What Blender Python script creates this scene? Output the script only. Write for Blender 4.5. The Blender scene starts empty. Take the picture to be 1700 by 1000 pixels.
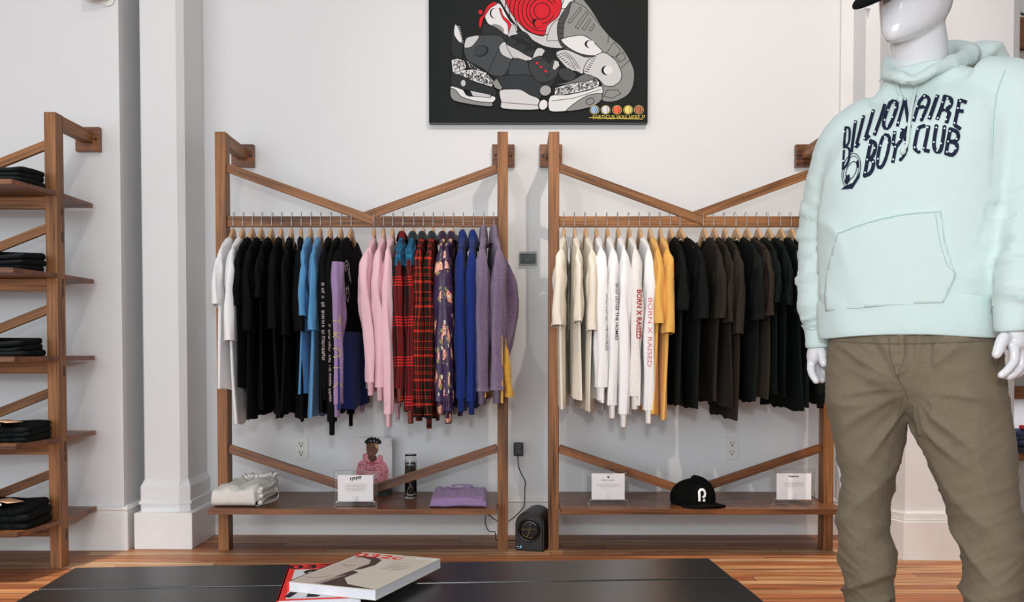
import bpy, bmesh, math, random
from mathutils import Vector, Matrix, noise
from mathutils.bvhtree import BVHTree
random.seed(7)
C = bpy.context.scene.collection
PI = math.pi
# ------------------------------------------------------------------ camera, world, lights, exposure
FPX = 1600.0; TILT = math.radians(1.7); CAMZ = 0.84; SHIFT = 0.075
cam_d = bpy.data.cameras.new('camera'); cam = bpy.data.objects.new('camera', cam_d); C.objects.link(cam)
cam.location = (0, 0, CAMZ); cam.rotation_euler = (PI/2 - TILT, 0, 0)
cam_d.sensor_width = 36; cam_d.lens = 36*FPX/1700; cam_d.shift_y = SHIFT
cam_d.clip_start = 0.05
bpy.context.scene.camera = cam
vs = bpy.context.scene.view_settings
vs.view_transform = 'Standard'; vs.look = 'None'; vs.gamma = 1; vs.exposure = -0.80
w = bpy.data.worlds.new('world'); bpy.context.scene.world = w; w.use_nodes = True
w.node_tree.nodes['Background'].inputs[0].default_value = (0.88, 0.95, 1.0, 1)
w.node_tree.nodes['Background'].inputs[1].default_value = 0.75
def area(name, loc, target, sx, sy, power, col):
    l = bpy.data.lights.new(name, 'AREA'); l.shape = 'RECTANGLE'; l.size = sx; l.size_y = sy
    l.energy = power; l.color = col
    o = bpy.data.objects.new(name, l); C.objects.link(o); o.location = loc
    o.rotation_euler = (Vector(target)-Vector(loc)).to_track_quat('-Z', 'Y').to_euler(); return o
def spot(name, loc, target, power, col, deg, blend, rad):
    l = bpy.data.lights.new(name, 'SPOT'); l.energy = power; l.color = col
    l.spot_size = math.radians(deg); l.spot_blend = blend; l.shadow_soft_size = rad
    o = bpy.data.objects.new(name, l); C.objects.link(o); o.location = loc
    o.rotation_euler = (Vector(target)-Vector(loc)).to_track_quat('-Z', 'Y').to_euler(); return o
area('shop_window_light', (-2.3, -2.8, 1.5), (-1.2, 4.0, 0.7), 4.4, 2.6, 340, (0.88, 0.95, 1.0))
area('ceiling_panel_light', (0.0, 1.2, 4.1), (0.0, 1.6, 0), 4.0, 2.5, 30, (0.93, 0.96, 1.0))
spot('track_spot_left', (-0.75, 1.2, 3.4), (-0.75, 4.36, 1.3), 85, (1.0, 0.94, 0.89), 70, 0.8, 0.03)
spot('track_spot_right', (0.85, 1.2, 3.4), (0.82, 4.36, 1.75), 310, (1.0, 0.86, 0.72), 58, 0.9, 0.03)
spot('track_spot_floor', (1.35, 2.75, 4.1), (1.35, 3.25, 0.0), 900, (1.0, 0.84, 0.68), 34, 0.7, 0.04)
spot('track_spot_floor_left', (-2.0, 2.6, 4.1), (-2.0, 3.1, 0.0), 1250, (1.0, 0.95, 0.88), 34, 0.8, 0.04)
spot('track_spot_floor_middle', (-0.1, 2.9, 4.1), (-0.1, 3.6, 0.0), 230, (1.0, 0.84, 0.70), 28, 0.9, 0.04)
spot('camera_flash', (0.02, -0.05, 1.22), (0.0, 4.0, 0.55), 120, (0.93, 0.97, 1.0), 100, 0.5, 0.06)

# ------------------------------------------------------------------ helpers
def W(px, py, Y):
    """world point on the plane y = Y seen at photo pixel (px, py)"""
    xc = (px-850)/FPX; yc = (500-py)/FPX + SHIFT*1700/FPX
    c, s = math.cos(TILT), math.sin(TILT)
    d = Vector((xc, c + yc*s, -s + yc*c))
    t = Y/d.y
    return Vector((d.x*t, Y, CAMZ + d.z*t))
def ray(px, py):
    p = W(px, py, 1.0) - Vector((0, 0, CAMZ)); return p.normalized()
def lin(h):
    if isinstance(h, str):
        h = h.lstrip('#'); h = [int(h[i:i+2], 16)/255 for i in (0, 2, 4)]
    return tuple(((c/12.92) if c <= 0.04045 else ((c+0.055)/1.055)**2.4) for c in h) + (1.0,)
MATS = {}
def nt(name):
    m = bpy.data.materials.new(name); m.use_nodes = True
    t = m.node_tree; b = t.nodes['Principled BSDF']; MATS[name] = m
    return m, t, b
def N(t, typ, **kw):
    n = t.nodes.new(typ)
    for k, v in kw.items():
        if k.startswith('i_'):
            key = k[2:]; key = int(key) if key.isdigit() else key
            n.inputs[key].default_value = v
        else: setattr(n, k, v)
    return n
def mth(t, op, a, b=None, c=None, clamp=False):
    n = t.nodes.new('ShaderNodeMath'); n.operation = op; n.use_clamp = clamp
    for i, v in enumerate((a, b, c)):
        if v is None: continue
        if isinstance(v, (int, float)): n.inputs[i].default_value = v
        else: t.links.new(v, n.inputs[i])
    return n.outputs[0]
def mixc(t, f, a, b):
    n = t.nodes.new('ShaderNodeMix'); n.data_type = 'RGBA'
    for i, v in ((0, f), (6, a), (7, b)):
        if isinstance(v, (int, float)): n.inputs[i].default_value = v
        elif isinstance(v, tuple): n.inputs[i].default_value = v
        else: t.links.new(v, n.inputs[i])
    return n.outputs[2]
def bump(t, b, h, strength=0.3, dist=0.002):
    n = t.nodes.new('ShaderNodeBump'); n.inputs['Strength'].default_value = strength
    n.inputs['Distance'].default_value = dist; t.links.new(h, n.inputs['Height']); t.links.new(n.outputs[0], b.inputs['Normal'])
def plain(name, col, rough=0.5, metal=0.0, var=0.04, scale=20, bmp=0.0, coat=0.0, spec=0.5):
    if name in MATS: return MATS[name]
    m, t, b = nt(name); c = lin(col)
    co = N(t, 'ShaderNodeTexCoord'); no = N(t, 'ShaderNodeTexNoise'); no.inputs['Scale'].default_value = scale
    t.links.new(co.outputs['Object'], no.inputs['Vector'])
    dk = tuple(x*(1-var*2) for x in c[:3])+(1,); lt = tuple(min(1, x*(1+var)) for x in c[:3])+(1,)
    t.links.new(mixc(t, no.outputs['Fac'], dk, lt), b.inputs['Base Color'])
    b.inputs['Roughness'].default_value = rough; b.inputs['Metallic'].default_value = metal
    b.inputs['Coat Weight'].default_value = coat; b.inputs['Specular IOR Level'].default_value = spec
    if bmp: bump(t, b, no.outputs['Fac'], bmp)
    return m
def cloth(name, col, heather=0.12, scale=260, bmp=0.35, sheen=0.15, rough=0.9, hcol=None, bd=0.0015, spec=0.2):
    if name in MATS: return MATS[name]
    m, t, b = nt(name); c = lin(col)
    co = N(t, 'ShaderNodeTexCoord')
    no = N(t, 'ShaderNodeTexNoise'); no.inputs['Scale'].default_value = scale; no.inputs['Detail'].default_value = 2
    t.links.new(co.outputs['Object'], no.inputs['Vector'])
    dk = tuple(x*(1-heather) for x in c[:3])+(1,)
    lt = lin(hcol) if hcol else tuple(min(1, x*(1+heather)) for x in c[:3])+(1,)
    f = mth(t, 'MULTIPLY_ADD', no.outputs['Fac'], 3.0, -1.0, clamp=True)
    t.links.new(mixc(t, f, dk, lt), b.inputs['Base Color'])
    b.inputs['Roughness'].default_value = rough; b.inputs['Sheen Weight'].default_value = sheen
    b.inputs['Specular IOR Level'].default_value = spec
    n2 = N(t, 'ShaderNodeTexNoise'); n2.inputs['Scale'].default_value = 28; n2.inputs['Detail'].default_value = 4
    t.links.new(co.outputs['Object'], n2.inputs['Vector'])
    h = mth(t, 'ADD', mth(t, 'MULTIPLY', n2.outputs['Fac'], 2.2), mth(t, 'MULTIPLY', no.outputs['Fac'], 0.5))
    bump(t, b, h, bmp, bd)
    return m
def wood(name, light, dark, rough=0.5, sc=1.0, coat=0.0, contrast=1.0):
    """oak grain running along the local X axis of whatever wears it"""
    m, t, b = nt(name)
    co = N(t, 'ShaderNodeTexCoord'); oi = N(t, 'ShaderNodeObjectInfo')
    va = N(t, 'ShaderNodeVectorMath', operation='MULTIPLY_ADD')
    t.links.new(oi.outputs['Random'], va.inputs[0]); va.inputs[1].default_value = (9, 5, 7)
    t.links.new(co.outputs['Object'], va.inputs[2])
    def mp(s):
        n = N(t, 'ShaderNodeMapping'); n.inputs['Scale'].default_value = s
        t.links.new(va.outputs[0], n.inputs['Vector']); return n.outputs[0]
    a = N(t, 'ShaderNodeTexNoise'); a.inputs['Scale'].default_value = 1; a.inputs['Detail'].default_value = 5
    t.links.new(mp((4*sc, 210*sc, 210*sc)), a.inputs['Vector'])
    wv = N(t, 'ShaderNodeTexWave', wave_type='BANDS', bands_direction='Y'); wv.inputs['Scale'].default_value = 1.0
    wv.inputs['Distortion'].default_value = 6; wv.inputs['Detail'].default_value = 3; wv.inputs['Detail Scale'].default_value = 0.6
    t.links.new(mp((1.6*sc, 26*sc, 26*sc)), wv.inputs['Vector'])
    bl = N(t, 'ShaderNodeTexNoise'); bl.inputs['Scale'].default_value = 1; bl.inputs['Detail'].default_value = 2
    t.links.new(mp((2.2, 14, 14)), bl.inputs['Vector'])
    f = mth(t, 'ADD', mth(t, 'MULTIPLY', a.outputs['Fac'], 1.2*contrast), mth(t, 'MULTIPLY', wv.outputs['Fac'], 0.22*contrast))
    f = mth(t, 'ADD', f, mth(t, 'MULTIPLY_ADD', bl.outputs['Fac'], 1.3, -0.4))
    f = mth(t, 'SUBTRACT', f, 0.25+0.71*contrast-0.55, clamp=True)
    t.links.new(mixc(t, f, lin(dark), lin(light)), b.inputs['Base Color'])
    b.inputs['Roughness'].default_value = rough; b.inputs['Coat Weight'].default_value = coat; b.inputs['Coat Roughness'].default_value = 0.25
    b.inputs['Specular IOR Level'].default_value = 0.35
    bump(t, b, a.outputs['Fac'], 0.25, 0.001)
    return m
def obj(name, bm, mat=None, parent=None, loc=None, smooth=False, kind=None):
    me = bpy.data.meshes.new(name)
    if isinstance(bm, bmesh.types.BMesh):
        bm.to_mesh(me); bm.free()
    else: me = bm
    if mat:
        for mm in (mat if isinstance(mat, (list, tuple)) else [mat]): me.materials.append(mm)
    if smooth:
        for p in me.polygons: p.use_smooth = True
    o = bpy.data.objects.new(name, me); C.objects.link(o)
    if parent: o.parent = parent
    if loc is not None: o.location = loc
    if kind: o['kind'] = kind
    return o
def tag(o, label, cat, group=None, kind=None):
    o['label'] = label; o['category'] = cat
    if group: o['group'] = group
    if kind: o['kind'] = kind
    return o
def thing(name, label, cat, loc=(0, 0, 0), rz=0.0, group=None):
    o = bpy.data.objects.new(name, None); C.objects.link(o); o.empty_display_size = 0.1
    o.location = loc; o.rotation_euler = (0, 0, rz); return tag(o, label, cat, group)
def add_box(bm, x0, y0, z0, x1, y1, z1, bev=0.0):
    vs_ = [bm.verts.new(p) for p in ((x0,y0,z0),(x1,y0,z0),(x1,y1,z0),(x0,y1,z0),(x0,y0,z1),(x1,y0,z1),(x1,y1,z1),(x0,y1,z1))]
    fs = [bm.faces.new([vs_[i] for i in f]) for f in ((3,2,1,0),(4,5,6,7),(0,1,5,4),(1,2,6,5),(2,3,7,6),(3,0,4,7))]
    if bev:
        es = {e for f in fs for e in f.edges}
        bmesh.ops.bevel(bm, geom=list(es), offset=bev, segments=2, affect='EDGES', profile=0.6)
    return bm
def box(x0, y0, z0, x1, y1, z1, bev=0.0):
    return add_box(bmesh.new(), x0, y0, z0, x1, y1, z1, bev)
def prism(pts, z0, z1, bev=0.0):
    bm = bmesh.new()
    lo = [bm.verts.new((x, y, z0)) for x, y in pts]; hi = [bm.verts.new((x, y, z1)) for x, y in pts]
    n = len(pts)
    bm.faces.new(lo[::-1]); bm.faces.new(hi)
    for i in range(n): bm.faces.new((lo[i], lo[(i+1) % n], hi[(i+1) % n], hi[i]))
    bmesh.ops.recalc_face_normals(bm, faces=bm.faces)
    if bev: bmesh.ops.bevel(bm, geom=list(bm.edges), offset=bev, segments=2, affect='EDGES')
    return bm
def beam(name, p0, p1, wy, wz, mat, parent=None, bev=0.002, up=(0, 0, 1), ends=(0, 0)):
    """board from p0 to p1 (centres); local X along it, wy/wz the two cross sizes. Coordinates relative to parent."""
    p0, p1 = Vector(p0), Vector(p1); d = p1-p0; L = d.length; x = d.normalized()
    u = Vector(up)
    if abs(x.dot(u)) > 0.95: u = Vector((0, 1, 0))
    y = u.cross(x).normalized(); z = x.cross(y)
    bm = box(0, -wy/2, -wz/2, L, wy/2, wz/2, bev)
    o = obj(name, bm, mat, parent)
    M = Matrix((x, y, z)).transposed().to_4x4(); M.translation = p0
    o.matrix_local = M
    return o
def add_tube(bm, pts, r, seg=10, caps=True):
    pts = [Vector(p) for p in pts]; n = len(pts); rs = r if isinstance(r, (list, tuple)) else [r]*n
    rings = []; prev = None
    for i, p in enumerate(pts):
        d = (pts[min(i+1, n-1)]-pts[max(i-1, 0)]).normalized()
        if prev is None:
            a = d.orthogonal().normalized()
        else:
            a = (prev - d*prev.dot(d)).normalized()
        prev = a; b = d.cross(a)
        rings.append([bm.verts.new(p+(a*math.cos(2*PI*k/seg)+b*math.sin(2*PI*k/seg))*rs[i]) for k in range(seg)])
    for i in range(n-1):
        for k in range(seg):
            bm.faces.new((rings[i][k], rings[i][(k+1) % seg], rings[i+1][(k+1) % seg], rings[i+1][k]))
    if caps: bm.faces.new(rings[0][::-1]); bm.faces.new(rings[-1])
    return bm
def spline(P, n):
    """Catmull-Rom through tuples P, n samples"""
    P = [tuple(map(float, p)) for p in P]; m = len(P)-1; out = []
    for i in range(n):
        t = i/(n-1)*m; k = min(int(t), m-1); u = t-k
        a, b, c, d = P[max(k-1, 0)], P[k], P[k+1], P[min(k+2, m)]
        out.append(tuple(0.5*(2*b[j]+(c[j]-a[j])*u+(2*a[j]-5*b[j]+4*c[j]-d[j])*u*u+(3*b[j]-a[j]-3*c[j]+d[j])*u**3) for j in range(len(b))))
    return out
def loft(rings, cap0=False, cap1=False, bm=None, uv=True):
    """closed rings -> tube; UV in metres (around, along)"""
    bm = bm or bmesh.new(); lay = bm.loops.layers.uv.verify()
    R = [[bm.verts.new(p) for p in r] for r in rings]; m = len(rings[0])
    mid = rings[len(rings)//2]; us = [0.0]
    for k in range(m): us.append(us[-1]+(Vector(mid[(k+1) % m])-Vector(mid[k])).length)
    vv = [0.0]
    for i in range(1, len(rings)):
        vv.append(vv[-1]+sum((Vector(rings[i][k])-Vector(rings[i-1][k])).length for k in range(0, m, 4))/len(range(0, m, 4)))
    for i in range(len(R)-1):
        for k in range(m):
            f = bm.faces.new((R[i][k], R[i][(k+1) % m], R[i+1][(k+1) % m], R[i+1][k]))
            for l, (a, b) in zip(f.loops, ((k, i), (k+1, i), (k+1, i+1), (k, i+1))): l[lay].uv = (us[a], vv[b])
    if cap0: bm.faces.new(R[0])
    if cap1: bm.faces.new(R[-1][::-1])
    return bm
def lathe(prof, seg=32, bm=None, cap=True):
    bm = bm or bmesh.new()
    R = [[bm.verts.new((r*math.cos(2*PI*k/seg), r*math.sin(2*PI*k/seg), z)) for k in range(seg)] for r, z in prof]
    for i in range(len(R)-1):
        for k in range(seg): bm.faces.new((R[i][k], R[i][(k+1) % seg], R[i+1][(k+1) % seg], R[i+1][k]))
    if cap: bm.faces.new(R[0][::-1]); bm.faces.new(R[-1])
    bmesh.ops.recalc_face_normals(bm, faces=bm.faces); return bm
FLATC = {}
def inkmat(col):
    if col not in FLATC: FLATC[col] = plain('ink_'+col.lstrip('#'), col, 0.75, 0, 0.02, 60, spec=0.2)
    return FLATC[col]
class Flat:
    """flat artwork: polygons and strokes in (u, v), stacked a hair apart; one mesh, one slot per colour"""
    def __init__(s, step=0.00015): s.items = []; s.step = step
    def poly(s, pts, col): s.items.append(([tuple(p) for p in pts], col)); return s
    def ell(s, cx, cy, rx, ry, col, rot=0, n=28, a0=0, a1=360):
        r = math.radians(rot); P = []
        for k in range(n):
            a = math.radians(a0+(a1-a0)*k/n); x, y = rx*math.cos(a), ry*math.sin(a)
            P.append((cx+x*math.cos(r)-y*math.sin(r), cy+x*math.sin(r)+y*math.cos(r)))
        return s.poly(P, col)
    def stroke(s, pts, wd, col, closed=False):
        P = [Vector(p) for p in pts]
        if closed: P = P+[P[0]]
        n = len(P); L = []; R = []
        for i in range(n):
            if closed: a = P[i]-P[i-1] if i > 0 else P[-1]-P[-2]; b = P[(i+1) % n]-P[i] if i < n-1 else P[1]-P[0]
            else: a = P[i]-P[i-1] if i > 0 else P[1]-P[0]; b = P[i+1]-P[i] if i < n-1 else P[-1]-P[-2]
            if a.length < 1e-9: a = b
            if b.length < 1e-9: b = a
            a = a.normalized(); b = b.normalized(); t = (a+b)
            t = t.normalized() if t.length > 1e-6 else a
            nn = Vector((-t.y, t.x)); k = min(1.6, 1/max(0.5, abs(nn.dot(Vector((-a.y, a.x))))))
            L.append(P[i]+nn*wd/2*k); R.append(P[i]-nn*wd/2*k)
        for i in range(n-1): s.items.append(([tuple(L[i]), tuple(L[i+1]), tuple(R[i+1]), tuple(R[i])], col, 'same' if i else None))
        return s
    def soutl(s, pts, fill, wd, col='#141616'):
        P = []; n = len(pts)
        if n < 6: return s.outl(pts, fill, wd, col)
        for i in range(n):
            a, b, c, d = (Vector(pts[(i+k) % n]) for k in (-1, 0, 1, 2))
            for u in (0, .25, .5, .75): P.append(tuple(0.5*(2*b+(c-a)*u*.8+(2*a-5*b+4*c-d)*u*u*.8+ (c-b)*2*.2*(u*u)+(3*b-a-3*c+d)*u**3*.8+(c-b)*2*.2*(u-u*u))))
        return s.outl(P, fill, wd, col)
    def outl(s, pts, fill, wd, col='#141616'):
        s.poly(pts, fill); s.stroke(pts, wd, col, True); return s
    def text(s, txt, x, y, size, col, bold=0.0, rot=0, sx=1.0, shear=0.0, align='CENTER'):
        me = text_mesh(txt, bold, shear, align); r = math.radians(rot)
        vs_ = [v.co.copy() for v in me.vertices]
        for k, p in enumerate(me.polygons):
            P = []
            for vi in p.vertices:
                a, b = vs_[vi].x*size*sx, vs_[vi].y*size
                P.append((x+a*math.cos(r)-b*math.sin(r), y+a*math.sin(r)+b*math.cos(r)))
            s.items.append((P, col, 'same' if k else None))
        bpy.data.meshes.remove(me); return s
    def build(s, name, parent, fn, cell=None, sub=None):
        """fn(u, v, height) -> 3D point"""
        bm = bmesh.new(); cols = []; lev = 0; groups = []
        for it in s.items:
            if len(it) < 3 or it[2] is None: lev += 1
            if it[1] not in cols: cols.append(it[1])
            try: f = bm.faces.new([bm.verts.new((p[0], p[1], lev*s.step)) for p in it[0]])
            except Exception: continue
            f.material_index = cols.index(it[1])
        if cell:
            us = [v.co.x for v in bm.verts]; vs_ = [v.co.y for v in bm.verts]
            for ax, lo, hi in ((0, min(us), max(us)), (1, min(vs_), max(vs_))):
                q = lo+cell
                while q < hi:
                    co = (q, 0, 0) if ax == 0 else (0, q, 0); no = (1, 0, 0) if ax == 0 else (0, 1, 0)
                    bmesh.ops.bisect_plane(bm, geom=list(bm.verts)+list(bm.edges)+list(bm.faces), plane_co=co, plane_no=no, dist=1e-7)
                    q += cell
        bad = []
        for v in bm.verts:
            p = fn(v.co.x, v.co.y, v.co.z)
            if p is None: bad.append(v)
            else: v.co = p
        if bad: bmesh.ops.delete(bm, geom=bad, context='VERTS')
        return obj(name, bm, [inkmat(c) for c in cols], parent)
def text_mesh(txt, bold=0.0, shear=0.0, align='CENTER'):
    cu = bpy.data.curves.new('t', 'FONT'); cu.body = txt; cu.size = 1; cu.align_x = align; cu.align_y = 'CENTER'
    cu.offset = bold; cu.shear = shear; cu.resolution_u = 3
    o = bpy.data.objects.new('t', cu); C.objects.link(o); bpy.context.view_layer.update()
    dg = bpy.context.evaluated_depsgraph_get()
    me = bpy.data.meshes.new_from_object(o.evaluated_get(dg), depsgraph=dg)
    bpy.data.objects.remove(o); bpy.data.curves.remove(cu); return me
def bvh_of(o):
    bm = bmesh.new(); bm.from_mesh(o.data); t = BVHTree.FromBMesh(bm); bm.free(); return t

# ------------------------------------------------------------------ materials of the place
def wall_mat():
    m, t, b = nt('wall_paint')
    co = N(t, 'ShaderNodeTexCoord'); n = N(t, 'ShaderNodeTexNoise'); n.inputs['Scale'].default_value = 60; n.inputs['Detail'].default_value = 4
    n2 = N(t, 'ShaderNodeTexNoise'); n2.inputs['Scale'].default_value = 1.3
    t.links.new(co.outputs['Object'], n.inputs['Vector']); t.links.new(co.outputs['Object'], n2.inputs['Vector'])
    t.links.new(mixc(t, n2.outputs['Fac'], (0.76, 0.76, 0.765, 1), (0.80, 0.80, 0.805, 1)), b.inputs['Base Color'])
    b.inputs['Roughness'].default_value = 0.55; b.inputs['Specular IOR Level'].default_value = 0.3
    bump(t, b, n.outputs['Fac'], 0.12, 0.002); return m
M_WALL = wall_mat()
M_TRIM = plain('trim_paint', '#e9e8e6', 0.4, 0, 0.02, 40, 0.08)
def floor_mat():
    m, t, b = nt('pine_floor')
    co = N(t, 'ShaderNodeTexCoord'); sp = N(t, 'ShaderNodeSeparateXYZ'); t.links.new(co.outputs['Object'], sp.inputs[0])
    X, Y = sp.outputs[0], sp.outputs[1]
    PW = 0.062
    r = mth(t, 'DIVIDE', Y, PW); row = mth(t, 'FLOOR', r); fy = mth(t, 'FRACT', r)
    w1 = N(t, 'ShaderNodeTexWhiteNoise', noise_dimensions='1D'); t.links.new(row, w1.inputs['W'])
    xs = mth(t, 'MULTIPLY_ADD', w1.outputs['Value'], 9.0, mth(t, 'DIVIDE', X, 1.9)); cx = mth(t, 'FLOOR', xs); fx = mth(t, 'FRACT', xs)
    cv = N(t, 'ShaderNodeCombineXYZ'); t.links.new(row, cv.inputs[0]); t.links.new(cx, cv.inputs[1])
    w2 = N(t, 'ShaderNodeTexWhiteNoise', noise_dimensions='3D'); t.links.new(cv.outputs[0], w2.inputs['Vector'])
    ramp = N(t, 'ShaderNodeValToRGB'); t.links.new(w2.outputs['Value'], ramp.inputs[0])
    e = ramp.color_ramp.elements; e[0].color = lin('#a3603a'); e[1].color = lin('#ecc498')
    for p, c in ((0.3, '#c47d50'), (0.6, '#d29662'), (0.8, '#dcac7c')):
        q = e.new(p); q.color = lin(c)
    mp = N(t, 'ShaderNodeMapping'); mp.inputs['Scale'].default_value = (2.5, 70, 1)
    off = N(t, 'ShaderNodeVectorMath', operation='MULTIPLY_ADD'); t.links.new(w2.outputs['Color'], off.inputs[0]); off.inputs[1].default_value = (20, 20, 0)
    t.links.new(co.outputs['Object'], off.inputs[2]); t.links.new(off.outputs[0], mp.inputs['Vector'])
    g = N(t, 'ShaderNodeTexNoise'); g.inputs['Scale'].default_value = 1; g.inputs['Detail'].default_value = 5; t.links.new(mp.outputs[0], g.inputs['Vector'])
    st = N(t, 'ShaderNodeTexNoise'); st.inputs['Scale'].default_value = 2.2; st.inputs['Detail'].default_value = 3
    m2 = N(t, 'ShaderNodeMapping'); m2.inputs['Scale'].default_value = (1.4, 5, 1); t.links.new(co.outputs['Object'], m2.inputs['Vector']); t.links.new(m2.outputs[0], st.inputs['Vector'])
    c = mixc(t, mth(t, 'MULTIPLY_ADD', g.outputs['Fac'], 2.6, -0.75, clamp=True), lin('#6b3a20'), ramp.outputs[0])
    c = mixc(t, mth(t, 'MULTIPLY_ADD', st.outputs['Fac'], -4.0, 1.55, clamp=True), c, lin('#7a4424'))
    e1 = mth(t, 'GREATER_THAN', mth(t, 'ABSOLUTE', mth(t, 'SUBTRACT', fy, 0.5)), 0.475)
    e2 = mth(t, 'LESS_THAN', fx, 0.0015)
    gap = mth(t, 'MAXIMUM', e1, e2)
    c = mixc(t, gap, c, lin('#2c1a10'))
    t.links.new(c, b.inputs['Base Color'])
    b.inputs['Roughness'].default_value = 0.5; b.inputs['Coat Weight'].default_value = 0.08; b.inputs['Coat Roughness'].default_value = 0.25; b.inputs['Specular IOR Level'].default_value = 0.3
    h = mth(t, 'SUBTRACT', mth(t, 'MULTIPLY', g.outputs['Fac'], 0.4), gap)
    bump(t, b, h, 0.35, 0.001); return m
M_FLOOR = floor_mat()
M_OAK = wood('stained_oak', '#ab7446', '#3f200e', contrast=1.5)
M_OAKD = wood('dark_stained_oak', '#945d37', '#301a0f', 0.4, coat=0.15, contrast=1.4)
M_HANG = wood('pale_maple', '#e0b78a', '#b98a5e', 0.4, contrast=0.6)
M_STEEL = plain('steel', '#c8c8c8', 0.25, 1.0)
M_BLACKP = plain('black_plastic', '#151617', 0.45, 0, 0.05, 90, 0.1)
M_GLASS = None
def glass(name, rough=0.02, col=(1, 1, 1, 1), ior=1.45):
    m, t, b = nt(name); b.inputs['Transmission Weight'].default_value = 1; b.inputs['Roughness'].default_value = rough
    b.inputs['IOR'].default_value = ior; b.inputs['Base Color'].default_value = col; return m
M_ACRYL = glass('clear_acrylic', 0.01, (0.97, 0.985, 0.98, 1), 1.3)
M_GLASS = glass('clear_glass')

# ------------------------------------------------------------------ the setting
H = 4.3
obj('floor', box(-4.2, -4.2, -0.1, 4.6, 4.5, 0), M_FLOOR, kind='structure')
obj('ceiling', box(-4.2, -4.2, H, 4.6, 4.6, H+0.1), M_WALL, kind='structure')
obj('wall_back', box(-1.75, 4.36, 0, 4.6, 4.6, H), M_WALL, kind='structure')
obj('wall_left', box(-4.2, 4.02, 0, W(203, 580, 4.02).x, 4.6, H), M_WALL, kind='structure')
obj('wall_side_left', box(-4.35, -4.2, 0, -4.2, 4.6, H), M_WALL, kind='structure')
obj('wall_side_right', box(4.6, -4.2, 0, 4.75, 4.6, H), M_WALL, kind='structure')
XL = W(203, 580, 4.02).x
def base_profile(z0, bh, capz, capd):
    pass
def skirting(name, p0, p1, out, h=0.165, d=0.022):
    """baseboard with a stepped, rounded cap from p0 to p1 (xy), out = outward unit normal"""
    prof = [(0, 0), (d, 0), (d, h-0.028), (d-0.004, h-0.026), (d-0.004, h-0.02), (d+0.002, h-0.014), (d-0.002, h-0.006), (d*0.4, h), (0, h)]
    bm = bmesh.new(); p0, p1, out = Vector(p0), Vector(p1), Vector(out)
    A = [bm.verts.new((p0.x+out.x*a, p0.y+out.y*a, z)) for a, z in prof]
    B = [bm.verts.new((p1.x+out.x*a, p1.y+out.y*a, z)) for a, z in prof]
    n = len(prof)
    for i in range(n): bm.faces.new((A[i], A[(i+1) % n], B[(i+1) % n], B[i]))
    bm.faces.new(A[::-1]); bm.faces.new(B); bmesh.ops.recalc_face_normals(bm, faces=bm.faces)
    return obj(name, bm, M_TRIM, kind='structure')
skirting('baseboard_back', (-1.36, 4.36), (1.52, 4.36), (0, -1))
skirting('baseboard_left', (-4.2, 4.02), (XL+0.02, 4.02), (0, -1), 0.185)
skirting('baseboard_left_return', (XL, 4.0), (XL, 4.36), (1, 0), 0.185)
# left column: square base, flared foot, chamfered shaft
cx0, cx1 = W(223, 912, 4.02).x, W(319, 912, 4.02).x
obj('trim_1', prism([(cx0, 4.02), (cx1, 4.02), (cx1, 4.40), (cx0, 4.40)], 0, 0.152, 0.002), M_TRIM, kind='structure')
def column_shaft(name, x0, x1, y0, ch, z0, z1, foot, footz):
    pf = lambda e: [(x0-e, y0+ch+0.25), (x0-e, y0-e+0.006), (x0+0.006-e, y0-e), (x1-ch, y0-e), (x1+e, y0+ch-e), (x1+e, y0+0.5)]
    bm = bmesh.new(); R = []
    zs = [(z0, foot), (z0+0.03, foot), (z0+0.032, foot+0.006), (z0+0.042, foot+0.006), (z0+0.045, foot), (z0+footz-0.03, foot), (z0+footz, 0), (z1, 0)]
    for z, e in zs: R.append([bm.verts.new((x, y, z)) for x, y in pf(e)])
    for i in range(len(R)-1):
        for k in range(5): bm.faces.new((R[i][k], R[i][k+1], R[i+1][k+1], R[i+1][k]))
    bmesh.ops.recalc_face_normals(bm, faces=bm.faces)
    return obj(name, bm, M_WALL, kind='structure')
column_shaft('trim_2', W(238, 700, 4.075).x, W(343.5, 700, 4.36).x, 4.075, 0.026, 0.152, H, 0.013, 0.135)
# right pilaster and column
A = [(1.523, 4.40), (1.523, 4.19), (1.60, 4.19), (1.60, 3.93), (1.527, 3.93), (1.562, 3.83)]
rx = W(1676, 500, 3.83).x
shaft = [(1.523, 4.50), (1.523, 4.19), (1.585, 4.19), (1.535, 3.90), (1.568, 3.83), (rx, 3.83), (rx+0.045, 3.87), (rx+0.045, 4.5)]
obj('trim_3', prism(shaft, 0.165, H), M_WALL, kind='structure')
sb = [(1.523, 4.50), (1.505, 4.17), (1.56, 4.17), (1.513, 3.895), (1.555, 3.805), (rx+0.01, 3.805), (rx+0.07, 3.86), (rx+0.07, 4.5)]
obj('trim_4', prism(sb, 0, 0.155, 0.002), M_TRIM, kind='structure')
sc_ = [(x+(0.010 if x < 1.7 else -0.012), y+(0.012 if y < 4.4 else 0)) for x, y in sb]
obj('trim_5', prism(sc_, 0.154, 0.19, 0.005), M_TRIM, kind='structure')
obj('trim_6', box(W(1396, 100, 4.34).x, 4.335, 0.16, 1.523, 4.36, H, 0.003), M_TRIM, kind='structure')
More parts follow.
